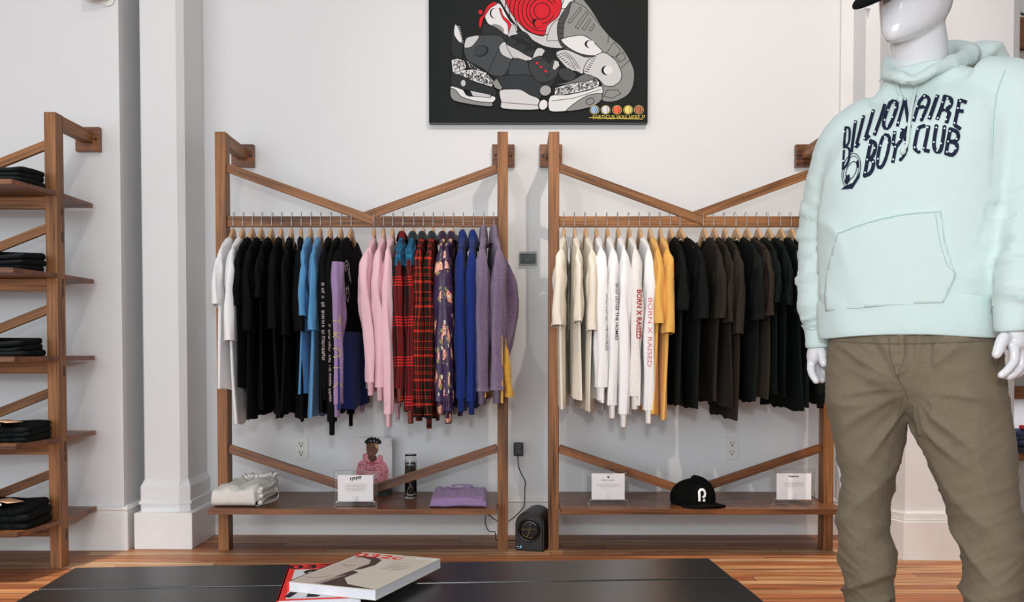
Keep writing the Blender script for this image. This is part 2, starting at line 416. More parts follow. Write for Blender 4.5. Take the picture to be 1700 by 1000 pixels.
# ------------------------------------------------------------------ clothing racks
PF, PB = 4.0, 4.064      # post front / back
PW_ = 0.0435
def rack(name, label, xl, xr, wide_left, group):
    """xl, xr: centres of the two posts. wide_left: the shelf passes in front of the left post (else the right one)"""
    t = thing(name, label, 'clothing rack', ((xl+xr)/2, 4.03, 0), group=group)
    o = Vector(t.location); rel = lambda x, y, z: Vector((x, y, z))-o
    for x in (xl, xr):
        p = beam('post', rel(x, 4.032, 0), rel(x, 4.032, 1.737), 0.064, PW_, M_OAK, t, up=(1, 0, 0))
        beam('wall_arm', rel(x, 4.064, 1.712), rel(x, 4.335, 1.712), PW_, 0.046, M_OAK, t)
        wb = obj('wall_block', box(-0.05, -0.015, -0.05, 0.05, 0.0145, 0.05, 0.003), M_OAKD, t, rel(x, 4.345, 1.705))
        for s in (-1, 1):
            bb = lathe([(0.0, 0.0), (0.006, 0.0), (0.0055, 0.003), (0.0, 0.004)], 10, cap=False)
            bb.transform(Matrix.Translation((s*0.036, -0.015, 0)) @ Matrix.Rotation(PI/2, 4, 'X'))
            obj('screw', bb, M_BLACKP, wb)
    xa, xb = xl+PW_/2, xr-PW_/2; xm = (xa+xb)/2
    beam('hanging_rail', rel(xa, 4.025, 1.3695), rel(xb, 4.025, 1.3695), 0.02, 0.044, M_OAK, t)
    zt, zb = 1.592, 1.393
    beam('brace', rel(xa, 4.018, zt), rel(xm+0.05, 4.018, zb-0.02), 0.018, 0.036, M_OAK, t)
    beam('brace', rel(xb, 4.040, zt), rel(xm-0.05, 4.040, zb-0.02), 0.018, 0.036, M_OAK, t)
    beam('brace', rel(xa, 4.018, 0.425), rel(xm+0.05, 4.018, 0.222), 0.018, 0.036, M_OAKD, t)
    beam('brace', rel(xb, 4.040, 0.425), rel(xm-0.05, 4.040, 0.222), 0.018, 0.036, M_OAKD, t)
    f = 3.855
    if wide_left: P = [(xl-PW_/2, f), (xb-0.001, f), (xb-0.001, 4.33), (xa-0.02, 4.33), (xa-0.02, PB+0.001), (xa+0.001, PB+0.001), (xa+0.001, PF-0.001), (xl-PW_/2, PF-0.001)]
    else: P = [(xa+0.001, f), (xr+PW_/2, f), (xr+PW_/2, PF-0.001), (xb-0.001, PF-0.001), (xb-0.001, PB+0.001), (xb+0.02, PB+0.001), (xb+0.02, 4.33), (xa+0.001, 4.33)]
    s = prism([(x-o.x, y-o.y) for x, y in P], 0.175, 0.197, 0.0015)
    obj('bottom_shelf', s, M_OAKD, t)
    return t
RXL = (W(368, 560, 4.0).x, W(834.5, 560, 4.0).x)
RXR = (W(919.5, 560, 4.0).x, W(1377.5, 560, 4.0).x)
rack('clothing_rack', 'left brown oak wall-mounted clothing rack with white, black, pink, plaid and purple tops', RXL[0], RXL[1], True, 'oak clothing racks')
rack('clothing_rack', 'right brown oak wall-mounted clothing rack with cream, yellow and dark t-shirts', RXR[0], RXR[1], False, 'oak clothing racks')

# left shelving unit
sx = W(88, 580, 3.67).x-0.001
t = thing('shelving_unit', 'tall brown oak shelving unit with five shelves of folded dark jeans at the left edge', 'shelving unit', (sx, 3.70, 0))
o = Vector(t.location); rel = lambda x, y, z: Vector((x, y, z))-o
beam('post', rel(sx, 3.702, 0), rel(sx, 3.702, 1.737), 0.064, PW_, M_OAK, t, up=(1, 0, 0))
beam('post', rel(sx-1.25, 3.702, 0), rel(sx-1.25, 3.702, 1.737), 0.064, PW_, M_OAK, t, up=(1, 0, 0))
for x in (sx, sx-1.25):
    beam('wall_arm', rel(x, 3.734, 1.712), rel(x, 3.995, 1.712), PW_, 0.046, M_OAK, t)
    wb = obj('wall_block', box(-0.05, -0.0125, -0.05, 0.05, 0.0125, 0.05, 0.003), M_OAKD, t, rel(x, 4.006, 1.705))
    sb_ = lathe([(0.0, 0.0), (0.006, 0.0), (0.0055, 0.003), (0.0, 0.004)], 10, cap=False); sb_.transform(Matrix.Translation((0.036, -0.0125, 0)) @ Matrix.Rotation(PI/2, 4, 'X'))
    obj('screw', sb_, M_BLACKP, wb)
SHZ = [1.4395, 1.128, 0.8135, 0.503, 0.187]
for z in SHZ:
    xe = sx+0.0
    P = [(xe-1.30, 3.41), (xe-0.012, 3.41), (xe+0.0218, 3.67-0.001), (xe-0.0218, 3.669), (xe-0.0218, 3.735), (xe+0.0218, 3.735), (xe+0.0218, 3.99), (xe-1.30, 3.99)]
    obj('shelf', prism([(x-o.x, y-o.y) for x, y in P], z-0.018, z, 0.0012), M_OAKD, t)
    beam('shelf_rail', rel(sx-1.228, 3.69, z-0.043), rel(sx-0.022, 3.69, z-0.043), 0.02, 0.048, M_OAK, t)
for z in (1.62, 1.305, 0.995, 0.675, 0.362):
    beam('brace', rel(sx-0.0218, 3.70, z), rel(sx-0.62, 3.70, z-0.235), 0.018, 0.034, M_OAK, t)
for z0, z1 in ((1.25-0.0, 1.29), (1.355, 1.385), (1.04, 1.08), (1.085, 1.11), (0.735, 0.775), (0.405, 0.435), (0.44, 0.485), (0.10, 0.145)):
    obj('mortise_plug', box(sx+0.0208, 3.708, z0, sx+0.0226, 3.720, z1, 0.0003), plain('plug_wood', '#3a2014', 0.6), t).location = -o

# ------------------------------------------------------------------ fabrics
M_FLANN = {}
def plaid(name, bg, c1, c2, c3, per=(0.09, 0.11), hs=((0.2, 0.05), (0.45, 0.012), (0.53, 0.012), (0.78, 0.02)), vsp=((0.2, 0.10), (0.5, 0.02), (0.72, 0.04))):
    m, t, b = nt(name)
    uv = N(t, 'ShaderNodeTexCoord'); sp = N(t, 'ShaderNodeSeparateXYZ'); t.links.new(uv.outputs['UV'], sp.inputs[0])
    so = N(t, 'ShaderNodeSeparateXYZ'); t.links.new(uv.outputs['Object'], so.inputs[0])
    def bands(v, P, spec):
        f = mth(t, 'FRACT', mth(t, 'DIVIDE', v, P)); out = None
        for c_, w_ in spec:
            q = mth(t, 'LESS_THAN', mth(t, 'ABSOLUTE', mth(t, 'SUBTRACT', f, c_)), w_)
            out = q if out is None else mth(t, 'MAXIMUM', out, q)
        return out
    h = bands(mth(t, 'MULTIPLY_ADD', so.outputs[1], 0.08, so.outputs[2]), per[1], hs)
    v = bands(sp.outputs[0], per[0], vsp)
    tw = mth(t, 'GREATER_THAN', mth(t, 'FRACT', mth(t, 'MULTIPLY', mth(t, 'ADD', sp.outputs[0], so.outputs[2]), 400.0)), 0.5)
    c = mixc(t, mth(t, 'MULTIPLY', v, 0.75), lin(bg), lin(c1))
    c = mixc(t, mth(t, 'MULTIPLY', h, 0.85), c, lin(c2))
    c = mixc(t, mth(t, 'MULTIPLY', mth(t, 'MULTIPLY', h, v), 1.0), c, lin(c3))
    c = mixc(t, mth(t, 'MULTIPLY', tw, 0.18), c, lin('#101010'))
    t.links.new(c, b.inputs['Base Color']); b.inputs['Roughness'].default_value = 0.9; b.inputs['Specular IOR Level'].default_value = 0.2
    n2 = N(t, 'ShaderNodeTexNoise'); n2.inputs['Scale'].default_value = 30; t.links.new(uv.outputs['Object'], n2.inputs['Vector'])
    bump(t, b, n2.outputs['Fac'], 0.5, 0.003); return m
M_PLAID1 = plaid('red_check_flannel', '#161414', '#7e1e20', '#8d1f22', '#e0302c', (0.07, 0.155), ((0.2, 0.016), (0.27, 0.016), (0.34, 0.016), (0.41, 0.016)), ((0.25, 0.2), (0.6, 0.02)))
M_PLAID2 = plaid('red_tartan_flannel', '#16150f', '#9c2a20', '#a82e22', '#d63a28', (0.065, 0.095))
M_TEAL = plaid('teal_check_flannel', '#1c5a7c', '#0d2430', '#2a7aa5', '#0d2430', (0.06, 0.09))
def floral():
    m, t, b = nt('purple_floral_satin')
    uv = N(t, 'ShaderNodeTexCoord')
    nz = N(t, 'ShaderNodeTexNoise'); nz.inputs['Scale'].default_value = 45; t.links.new(uv.outputs['UV'], nz.inputs['Vector'])
    ad = N(t, 'ShaderNodeVectorMath', operation='MULTIPLY_ADD'); t.links.new(nz.outputs['Color'], ad.inputs[0]); ad.inputs[1].default_value = (0.014, 0.014, 0)
    t.links.new(uv.outputs['UV'], ad.inputs[2])
    def vor(scale, seed):
        mp = N(t, 'ShaderNodeMapping'); mp.inputs['Location'].default_value = (seed, seed*0.7, 0); t.links.new(ad.outputs[0], mp.inputs['Vector'])
        v = N(t, 'ShaderNodeTexVoronoi', voronoi_dimensions='2D'); v.inputs['Scale'].default_value = scale; v.inputs['Randomness'].default_value = 0.8
        t.links.new(mp.outputs[0], v.inputs['Vector']); return v.outputs['Distance']
    base = lin('#372347'); c = base
    d1 = vor(11, 0.0)
    leaf = mth(t, 'MULTIPLY', mth(t, 'LESS_THAN', d1, 0.30), mth(t, 'GREATER_THAN', nz.outputs['Fac'], 0.53))
    c = mixc(t, leaf, base, lin('#8c8a4e'))
    c = mixc(t, mth(t, 'LESS_THAN', d1, 0.20), c, lin('#c25a4c'))
    pet = mth(t, 'MULTIPLY', mth(t, 'LESS_THAN', d1, 0.17), mth(t, 'GREATER_THAN', mth(t, 'SINE', mth(t, 'MULTIPLY', mth(t, 'ADD', d1, mth(t, 'MULTIPLY', nz.outputs['Fac'], 0.25)), 75.0)), -0.2))
    c = mixc(t, pet, c, lin('#efc9b4'))
    d2 = vor(16, 3.7)
    sm = mth(t, 'MULTIPLY', mth(t, 'LESS_THAN', d2, 0.10), mth(t, 'GREATER_THAN', nz.outputs['Fac'], 0.47))
    c = mixc(t, sm, c, lin('#dcd2c4'))
    t.links.new(c, b.inputs['Base Color']); b.inputs['Roughness'].default_value = 0.42; b.inputs['Specular IOR Level'].default_value = 0.4
    n2 = N(t, 'ShaderNodeTexNoise'); n2.inputs['Scale'].default_value = 14; t.links.new(uv.outputs['Object'], n2.inputs['Vector'])
    bump(t, b, n2.outputs['Fac'], 0.7, 0.006); return m
M_FLORAL = floral()
FAB = {
 'white': cloth('white_jersey', '#f3f2f2', 0.03), 'ltgrey': cloth('pale_grey_jersey', '#d5d4d6', 0.03),
 'black': cloth('black_jersey', '#080909', 0.5, 900, hcol='#18191a', sheen=0.0, spec=0.08),
 'blue': cloth('sky_blue_jersey', '#5494c4', 0.08), 'pink': cloth('pink_fleece', '#e7bcc6', 0.04), 'lilac': cloth('lilac_jersey', '#9c80aa', 0.06),
 'royal': cloth('royal_blue_fleece', '#172c70', 0.15, sheen=0.05), 'navy': cloth('navy_jersey', '#1a2650', 0.12), 'mustard': cloth('mustard_fleece', '#d5a545', 0.1, 120),
 'cream': cloth('cream_jersey', '#e8e0d0', 0.03), 'yellow': cloth('yellow_jersey', '#e8b25a', 0.05),
 'charcoal': cloth('charcoal_jersey', '#0b0d0d', 0.5, 900, hcol='#1f2322', sheen=0.0, spec=0.08), 'brown': cloth('heather_brown_jersey', '#1e1a17', 0.45, 900, hcol='#3b342e', sheen=0.0, spec=0.08),
 'forest': cloth('green_black_jersey', '#080c0b', 0.5, 900, hcol='#18201e', sheen=0.0, spec=0.08), 'collar': cloth('dark_slate_corduroy', '#20262c', 0.2),
 'plum': cloth('plum_satin', '#2f1d33', 0.1), 'denimdark': cloth('dark_denim', '#0a0d0e', 0.4, 700, hcol='#1c2122', sheen=0.0, spec=0.1),
 'brown_leather': plain('rust_patch', '#7a3a30', 0.7), 'amber': cloth('amber_jersey', '#b5793a', 0.1),
}
FAB['waffle'] = cloth('waffle_cotton', '#ebe7e2', 0.04, 90, 0.6)
def sherpa():
    m, t, b = nt('lavender_sherpa_fleece'); co = N(t, 'ShaderNodeTexCoord')
    v = N(t, 'ShaderNodeTexVoronoi'); v.inputs['Scale'].default_value = 210; n = N(t, 'ShaderNodeTexNoise'); n.inputs['Scale'].default_value = 30
    ad = N(t, 'ShaderNodeVectorMath', operation='MULTIPLY_ADD'); t.links.new(n.outputs['Color'], ad.inputs[0]); ad.inputs[1].default_value = (0.03,)*3
    t.links.new(co.outputs['Object'], ad.inputs[2]); t.links.new(ad.outputs[0], v.inputs['Vector'])
    f = mth(t, 'MULTIPLY', v.outputs['Distance'], 1.3, clamp=True)
    t.links.new(mixc(t, f, lin('#9a7fa6'), lin('#6c5679')), b.inputs['Base Color']); b.inputs['Roughness'].default_value = 1; b.inputs['Sheen Weight'].default_value = 0.4
    b.inputs['Specular IOR Level'].default_value = 0.1
    bump(t, b, mth(t, 'SUBTRACT', 1.0, v.outputs['Distance']), 0.8, 0.005); return m
FAB['sherpa'] = sherpa(); FAB['plaid1'] = M_PLAID1; FAB['plaid2'] = M_PLAID2; FAB['teal'] = M_TEAL; FAB['floral'] = M_FLORAL

# ------------------------------------------------------------------ hangers
APEX = 1.345; HY = 4.008
def hz(a):   # top line of hanger and garment shoulders, a = |y|
    P = [(0, 0), (0.02, -0.008), (0.05, -0.034), (0.08, -0.054), (0.14, -0.078), (0.215, -0.108), (0.24, -0.124), (0.30, -0.20)]
    for (a0, z0), (a1, z1) in zip(P, P[1:]):
        if a <= a1: return z0+(z1-z0)*(a-a0)/(a1-a0)
    return P[-1][1]
def hanger_mesh():
    bm = bmesh.new(); n = 26; top = []; bot = []
    for k in range(n+1):
        y = -0.178+0.356*k/n; a = abs(y); th = 0.036-0.012*(a/0.178)
        top.append((y, hz(a)-0.003)); bot.append((y, hz(a)-0.003-th if a > 0.03 else hz(a)-0.003-0.036-0.1*(0.03-a)))
    sec = 0.0062
    rings = []
    for (y, zt), (y2, zb) in zip(top, bot):
        xo = 0.0
        rings.append([(xo-sec, y, zb+0.003), (xo-sec, y, zt-0.004), (xo-sec*0.5, y, zt), (xo+sec*0.5, y, zt), (xo+sec, y, zt-0.004), (xo+sec, y, zb+0.003), (xo+sec*0.5, y, zb), (xo-sec*0.5, y, zb)])
    loft([[Vector(p) for p in r] for r in rings], True, True, bm)
    bmesh.ops.recalc_face_normals(bm, faces=bm.faces); return bm
def hook_mesh():
    zr = 1.3915-APEX; pts = [(0, 0, -0.006), (0, 0, 0.012)]
    r = 0.0165
    pts += [(0, 0, zr+0.001)]
    for k in range(1, 12):
        a = PI - k/11*PI*1.18
        pts.append((0, r+r*math.cos(a), zr+0.001+r*math.sin(a)))
    return add_tube(bmesh.new(), pts, 0.0014, 8)
HB = obj('shoulder_piece', hanger_mesh(), M_HANG, smooth=False); HK = obj('hook', hook_mesh(), M_STEEL, smooth=True)
HANG_SRC = [HB.data, HK.data]; bpy.data.objects.remove(HB); bpy.data.objects.remove(HK)
def hanger(x, yaw, label, group):
    t = thing('clothes_hanger', label, 'clothes hanger', (x, HY, APEX), yaw, group)
    for nme, me in zip(('shoulder_piece', 'hook'), HANG_SRC):
        c = bpy.data.objects.new(nme, me); C.objects.link(c); c.parent = t
    return t

# ------------------------------------------------------------------ garments
def sgnp(c, p): return math.copysign(abs(c)**p, c)
def torso(L, mat, rng, face=1, wb=0.245, th=0.015, tail=0.0, crew=True, bands=None, fold=0.011, flare=0.0):
    m, n = 56, 36; VV = [0, 0.0035, 0.010]+[0.03+0.97*j/32 for j in range(33)]; p1, p2, p3 = rng.uniform(0, 6), rng.uniform(0, 6), rng.uniform(0, 6)
    k1, k2 = rng.uniform(16, 24), rng.uniform(34, 48)
    rings = []
    for i in range(n):
        v = VV[i]; ve = v; r = []
        wv = 0.222+(wb-0.222)*min(1, v*3)+flare*v
        T = 0.0115+(th-0.0115)*min(1, v*5); qm = min(1, v*6)
        for k in range(m):
            a = 2*PI*k/m; c, s = math.cos(a), math.sin(a); cy = sgnp(c, 0.7); y0 = cy*0.222
            zt = hz(abs(y0))+(0.0045 if abs(y0) > 0.078 else 0.002); Tk = 1.0 if abs(y0) < 0.07 else (0.03, 0.86, 1.0)[min(i, 2)]
            if abs(y0) < 0.078:
                q = 1-(y0/0.078)**2; zt = hz(0.078)+0.002-((0.055 if s*face > 0 else 0.008)*q**0.8 if crew else 0.012*q)
            y = cy*wv
            zb = -L-tail*(1-min(1, (y/wb)**2))+0.006*math.sin(7*y/wb+p1)
            z = zt+(zb-zt)*ve
            A = fold*v**1.3
            fx = A*math.sin(k1*y+p1+1.5*v)+0.45*A*math.sin(k2*y+p2-2*v)+0.004*math.sin(3*v+p3)*v
            x = sgnp(s, 0.6)*T*Tk*(1-0.25*abs(c)**4)*(1+0.25*qm*math.sin(9*y+p2))+fx
            yy = y+0.006*v*math.sin(5*v+p2+ (1 if s > 0 else 0))
            r.append(Vector((x, yy, z)))
        rings.append(r)
    bm = loft(rings)
    mats = [mat]
    if bands:
        mats = [mat]+[b[1] for b in bands]
        for zz, _ in bands: bmesh.ops.bisect_plane(bm, geom=list(bm.verts)+list(bm.edges)+list(bm.faces), plane_co=(0, 0, -zz), plane_no=(0, 0, 1), dist=1e-6)
        for f in bm.faces:
            z = f.calc_center_median().z
            for q, (zz, _) in enumerate(bands):
                if z < -zz: f.material_index = q+1
    return bm, mats
def sleeve(A, B, mat, rng, th0=0.022, th1=0.018, drift=0.0, bulge=0.0, n=30, m=28, fold=0.003, gather=0):
    PA, PB_ = spline(A, n), spline(B, n); ph = rng.uniform(0, 6); ph2 = rng.uniform(0, 6); rings = []
    for i in range(n):
        t = i/(n-1); a = Vector((0,)+PA[i]); b = Vector((0,)+PB_[i]); c = (a+b)/2; h = (a-b)/2
        th = (0.010+(th0-0.010)*min(1, t*4)) if t < 0.5 else th0+(th1-th0)*(t-0.5)*2
        xo = drift*t+bulge*math.sin(PI*min(1, t*1.15))**1.5 if t < 0.87 else drift*t+bulge*math.sin(PI)**1.5
        g = 1+(0.10*math.sin(t*70)*max(0, (t-0.75)*4) if gather else 0)
        r = []
        for k in range(m):
            an = 2*PI*k/m; cc, ss = math.cos(an), math.sin(an)
            p = c+h*sgnp(cc, 0.8)*g; w_ = fold*min(1, t*3)
            x = xo+sgnp(ss, 0.8)*th*g+w_*math.sin(4*cc*2+ph+t*5)+w_*0.7*math.sin(13*t+ph2+3*cc)+w_*0.9*noise.noise(Vector((cc*1.6, ss+ph, t*7+ph2)))*2
            r.append(Vector((x, p.y, p.z)))
        rings.append(r)
    return loft(rings), PA[-1], PB_[-1], drift
def mirror_y(bm):
    for v in bm.verts: v.co.y = -v.co.y
    bmesh.ops.reverse_faces(bm, faces=bm.faces); return bm
def tee_paths(zs, out=0.285):
    A = [(-0.200, -0.100), (-0.245, -0.135), (-out, -0.21), (-out-0.004, -zs)]
    B = [(-0.205, -0.30), (-0.195, -0.32), (-0.175, -0.5*(0.32+zs)-0.01), (-0.165, -zs-0.012)]
    return A, B
def ls_paths(zs, wid=0.075, out=0.275):
    A = [(-0.200, -0.100), (-0.245, -0.135), (-out, -0.24), (-out+0.008, -0.5*zs-0.06), (-out+0.025, -zs)]
    B = [(-0.205, -0.30), (-0.185, -0.34), (-0.170, -0.5*zs-0.08), (-out+0.03+wid*0.75, -0.78*zs), (-out+0.02+wid, -zs)]
    return A, B
def collar_ring(mat, parent, rng, face, kind):
    if kind == 'crew':
        pts = []
        for k in range(24):
            a = 2*PI*k/24; c, s = math.cos(a), math.sin(a); y = 0.079*c; q = 1-c*c
            pts.append(Vector((s*0.0095, y, hz(0.078)-(0.055 if s*face > 0 else 0.008)*max(0, q)**0.8+0.001)))
        rings = []
        for k in range(24):
            p = pts[k]; d = (pts[(k+1) % 24]-pts[k-1]).normalized(); a = Vector((1, 0, 0)); b = d.cross(a).normalized()
            rings.append([p+a*0.0022*math.cos(2*PI*j/6)+b*0.008*math.sin(2*PI*j/6) for j in range(6)])
        rings.append(rings[0])
        return obj('collar', loft(rings), mat, parent, smooth=True)
    hgt, wx, wy = {'shirt': (0.026, 0.0175, 0.070), 'fleece': (0.055, 0.0175, 0.076), 'hood': (0.038, 0.0175, 0.078)}[kind]
    rings = []
    prof = {'shirt': [(1.1, -0.03, 1.15), (1.0, 0.0, 1.0), (0.95, 1.0, 0.92), (1.05, 1.08, 1.0), (1.35, 0.6, 1.16), (1.6, -0.15, 1.34), (1.5, -0.2, 1.3)],
            'fleece': [(1.15, -0.35, 1.35), (1.1, 0.1, 1.12), (1.0, 0.6, 0.9), (0.8, 1.0, 0.62), (0.45, 1.04, 0.4), (0.3, 0.8, 0.3)],
            'hood': [(1.2, -0.9, 1.30), (1.3, -0.3, 1.2), (1.2, 0.3, 1.0), (1.0, 0.75, 0.8), (0.7, 1.0, 0.6), (0.3, 0.9, 0.35)]}[kind]
    for rx_, zf, ry_ in spline(prof, 18):
        r = []
        for k in range(32):
            a = 2*PI*k/32; c, s = math.cos(a), math.sin(a); y = wy*ry_*c
            z = hz(0.078)+hgt*zf - (0.018 if s*face > 0 else 0)*(1-abs(c)) - 0.25*max(0, abs(y)-0.07)
            r.append(Vector((wx*rx_*s+0.0008*math.sin(5*a), y, z)))
        rings.append(r)
    return obj({'shirt': 'collar', 'fleece': 'collar', 'hood': 'hood'}[kind], loft(rings), mat, parent, smooth=True)
def garment(px, spec, side, group, idx):
    rng = random.Random(100*side+idx*7+3)
    yaw = math.radians(spec.get('yaw', 0)); kind = spec['k']; mat = FAB[spec['c']]; face = 1 if side == 0 else -1
    x = W(px, 370, HY).x
    hanger(x, yaw*0.9, spec.get('hl', 'pale wooden hanger holding the '+spec['short']), 'pale wooden hangers on the %s rack' % ('left', 'right')[side])
    names = {'tee': ('t_shirt', 't-shirt'), 'ls': ('long_sleeve_shirt', 'long-sleeved top'), 'shirt': ('flannel_shirt', 'shirt'), 'jacket': ('floral_jacket', 'jacket'),
             'hoodie': ('hooded_sweatshirt', 'hoodie'), 'fleece': ('fleece_jacket', 'fleece')}[kind]
    g = thing(names[0], spec['l'], names[1], (x, HY, APEX+0.0005), yaw, group)
    L = spec['L']; zs = spec['s']
    bm, mats = torso(L, mat, rng, face, wb=spec.get('wb', 0.25), th=spec.get('th', 0.013), tail=spec.get('tail', 0), crew=kind in ('tee', 'ls'),
                     bands=[(z, FAB[c]) for z, c in spec.get('bands', [])], fold=spec.get('fold', 0.013))
    to = obj('body', bm, mats, g, smooth=True)
    sm = FAB[spec.get('sc', spec['c'])]
    if kind == 'tee':
        A, B = tee_paths(zs, spec.get('out', 0.285)); T0, T1 = spec.get('st', 0.014), spec.get('st', 0.014)*1.15
    else:
        A, B = ls_paths(zs-0.045, spec.get('w', 0.075), spec.get('out', 0.275)); T0, T1 = spec.get('st', 0.022), spec.get('st', 0.022)*0.8
        if kind == 'fleece': A[-1] = (A[-1][0]-0.02, A[-1][1])
    dr = spec.get('dr', 0.0)
    sb_, ea, eb, _ = sleeve(A, B, sm, rng, T0, T1, dr, spec.get('bu', 0.0), gather=kind in ('fleece', 'jacket'), fold=0.0035)
    sms = [sm]
    for zz, cc_ in spec.get('sbands', []):
        sms.append(FAB[cc_]); bmesh.ops.bisect_plane(sb_, geom=list(sb_.verts)+list(sb_.edges)+list(sb_.faces), plane_co=(0, 0, -zz), plane_no=(0, 0, 1), dist=1e-6)
        for f in sb_.faces:
            if f.calc_center_median().z > -zz: f.material_index = len(sms)-1
    s1 = obj('sleeve', sb_, sms, g, smooth=True)
    sb2, _, _, _ = sleeve(A, B, sm, rng, T0*0.8, T1*0.8, dr*0.2, 0.0)
    s2 = obj('sleeve', mirror_y(sb2), sm, g, smooth=True)
    if kind != 'tee':
        cm = FAB[spec.get('cc', spec.get('sc', spec['c']))]
        for sgn, drr, ts in ((1, dr, 1.0), (-1, dr*0.2, 0.8)):
            rings = []; c = Vector((0, (ea[0]+eb[0])/2, (ea[1]+eb[1])/2)); hw = abs(ea[0]-eb[0])/2
            for f_, dz in ((0.80, 0.006), (0.92, 0.0), (0.78, -0.012), (0.74, -0.05), (0.70, -0.053), (0.62, -0.03)):
                rings.append([Vector((drr+T1*ts*0.85*f_*math.sin(2*PI*k/24)*(1+0.05*math.sin(9*2*PI*k/24)), c.y+hw*f_*math.cos(2*PI*k/24), c.z+dz)) for k in range(24)])
            cb = loft(rings)
            if sgn < 0: mirror_y(cb)
            obj('cuff', cb, cm, g, smooth=True)
    ck = {'tee': 'crew', 'ls': 'crew', 'shirt': 'shirt', 'jacket': 'shirt', 'hoodie': 'hood', 'fleece': 'fleece'}[kind]
    collar_ring(FAB[spec.get('colc', spec['c'])], g, rng, face, ck)
    if kind == 'shirt' and 'yoke' in spec:   # contrasting shoulder yoke
        yb, _, _, _ = sleeve([(-0.07, -0.046), (-0.13, -0.067), (-0.20, -0.094), (-0.24, -0.12), (-0.262, -0.18)], [(-0.07, -0.11), (-0.13, -0.13), (-0.20, -0.15), (-0.215, -0.165), (-0.232, -0.188)], None, rng, 0.0165, 0.0235, 0, n=16)
        obj('yoke', yb, FAB[spec['yoke']], g, smooth=True)
    return g, to, s1
def project_print(name, fl, g, target, cx, cz, off=0.0012, d=Vector((0, 1, 0))):
    """artwork (u right, v up, metres) laid onto a garment mesh along the garment's depth axis"""
    t = bvh_of(target)
    def fn(u, v, h):
        hit = t.ray_cast(Vector((cx+u, -1.0, cz+v)), Vector((0, 1, 0)))
        if hit[0] is None: return None
        return hit[0]+Vector((0, -1, 0))*(off+h)
    return fl.build(name, g, fn, cell=0.006)
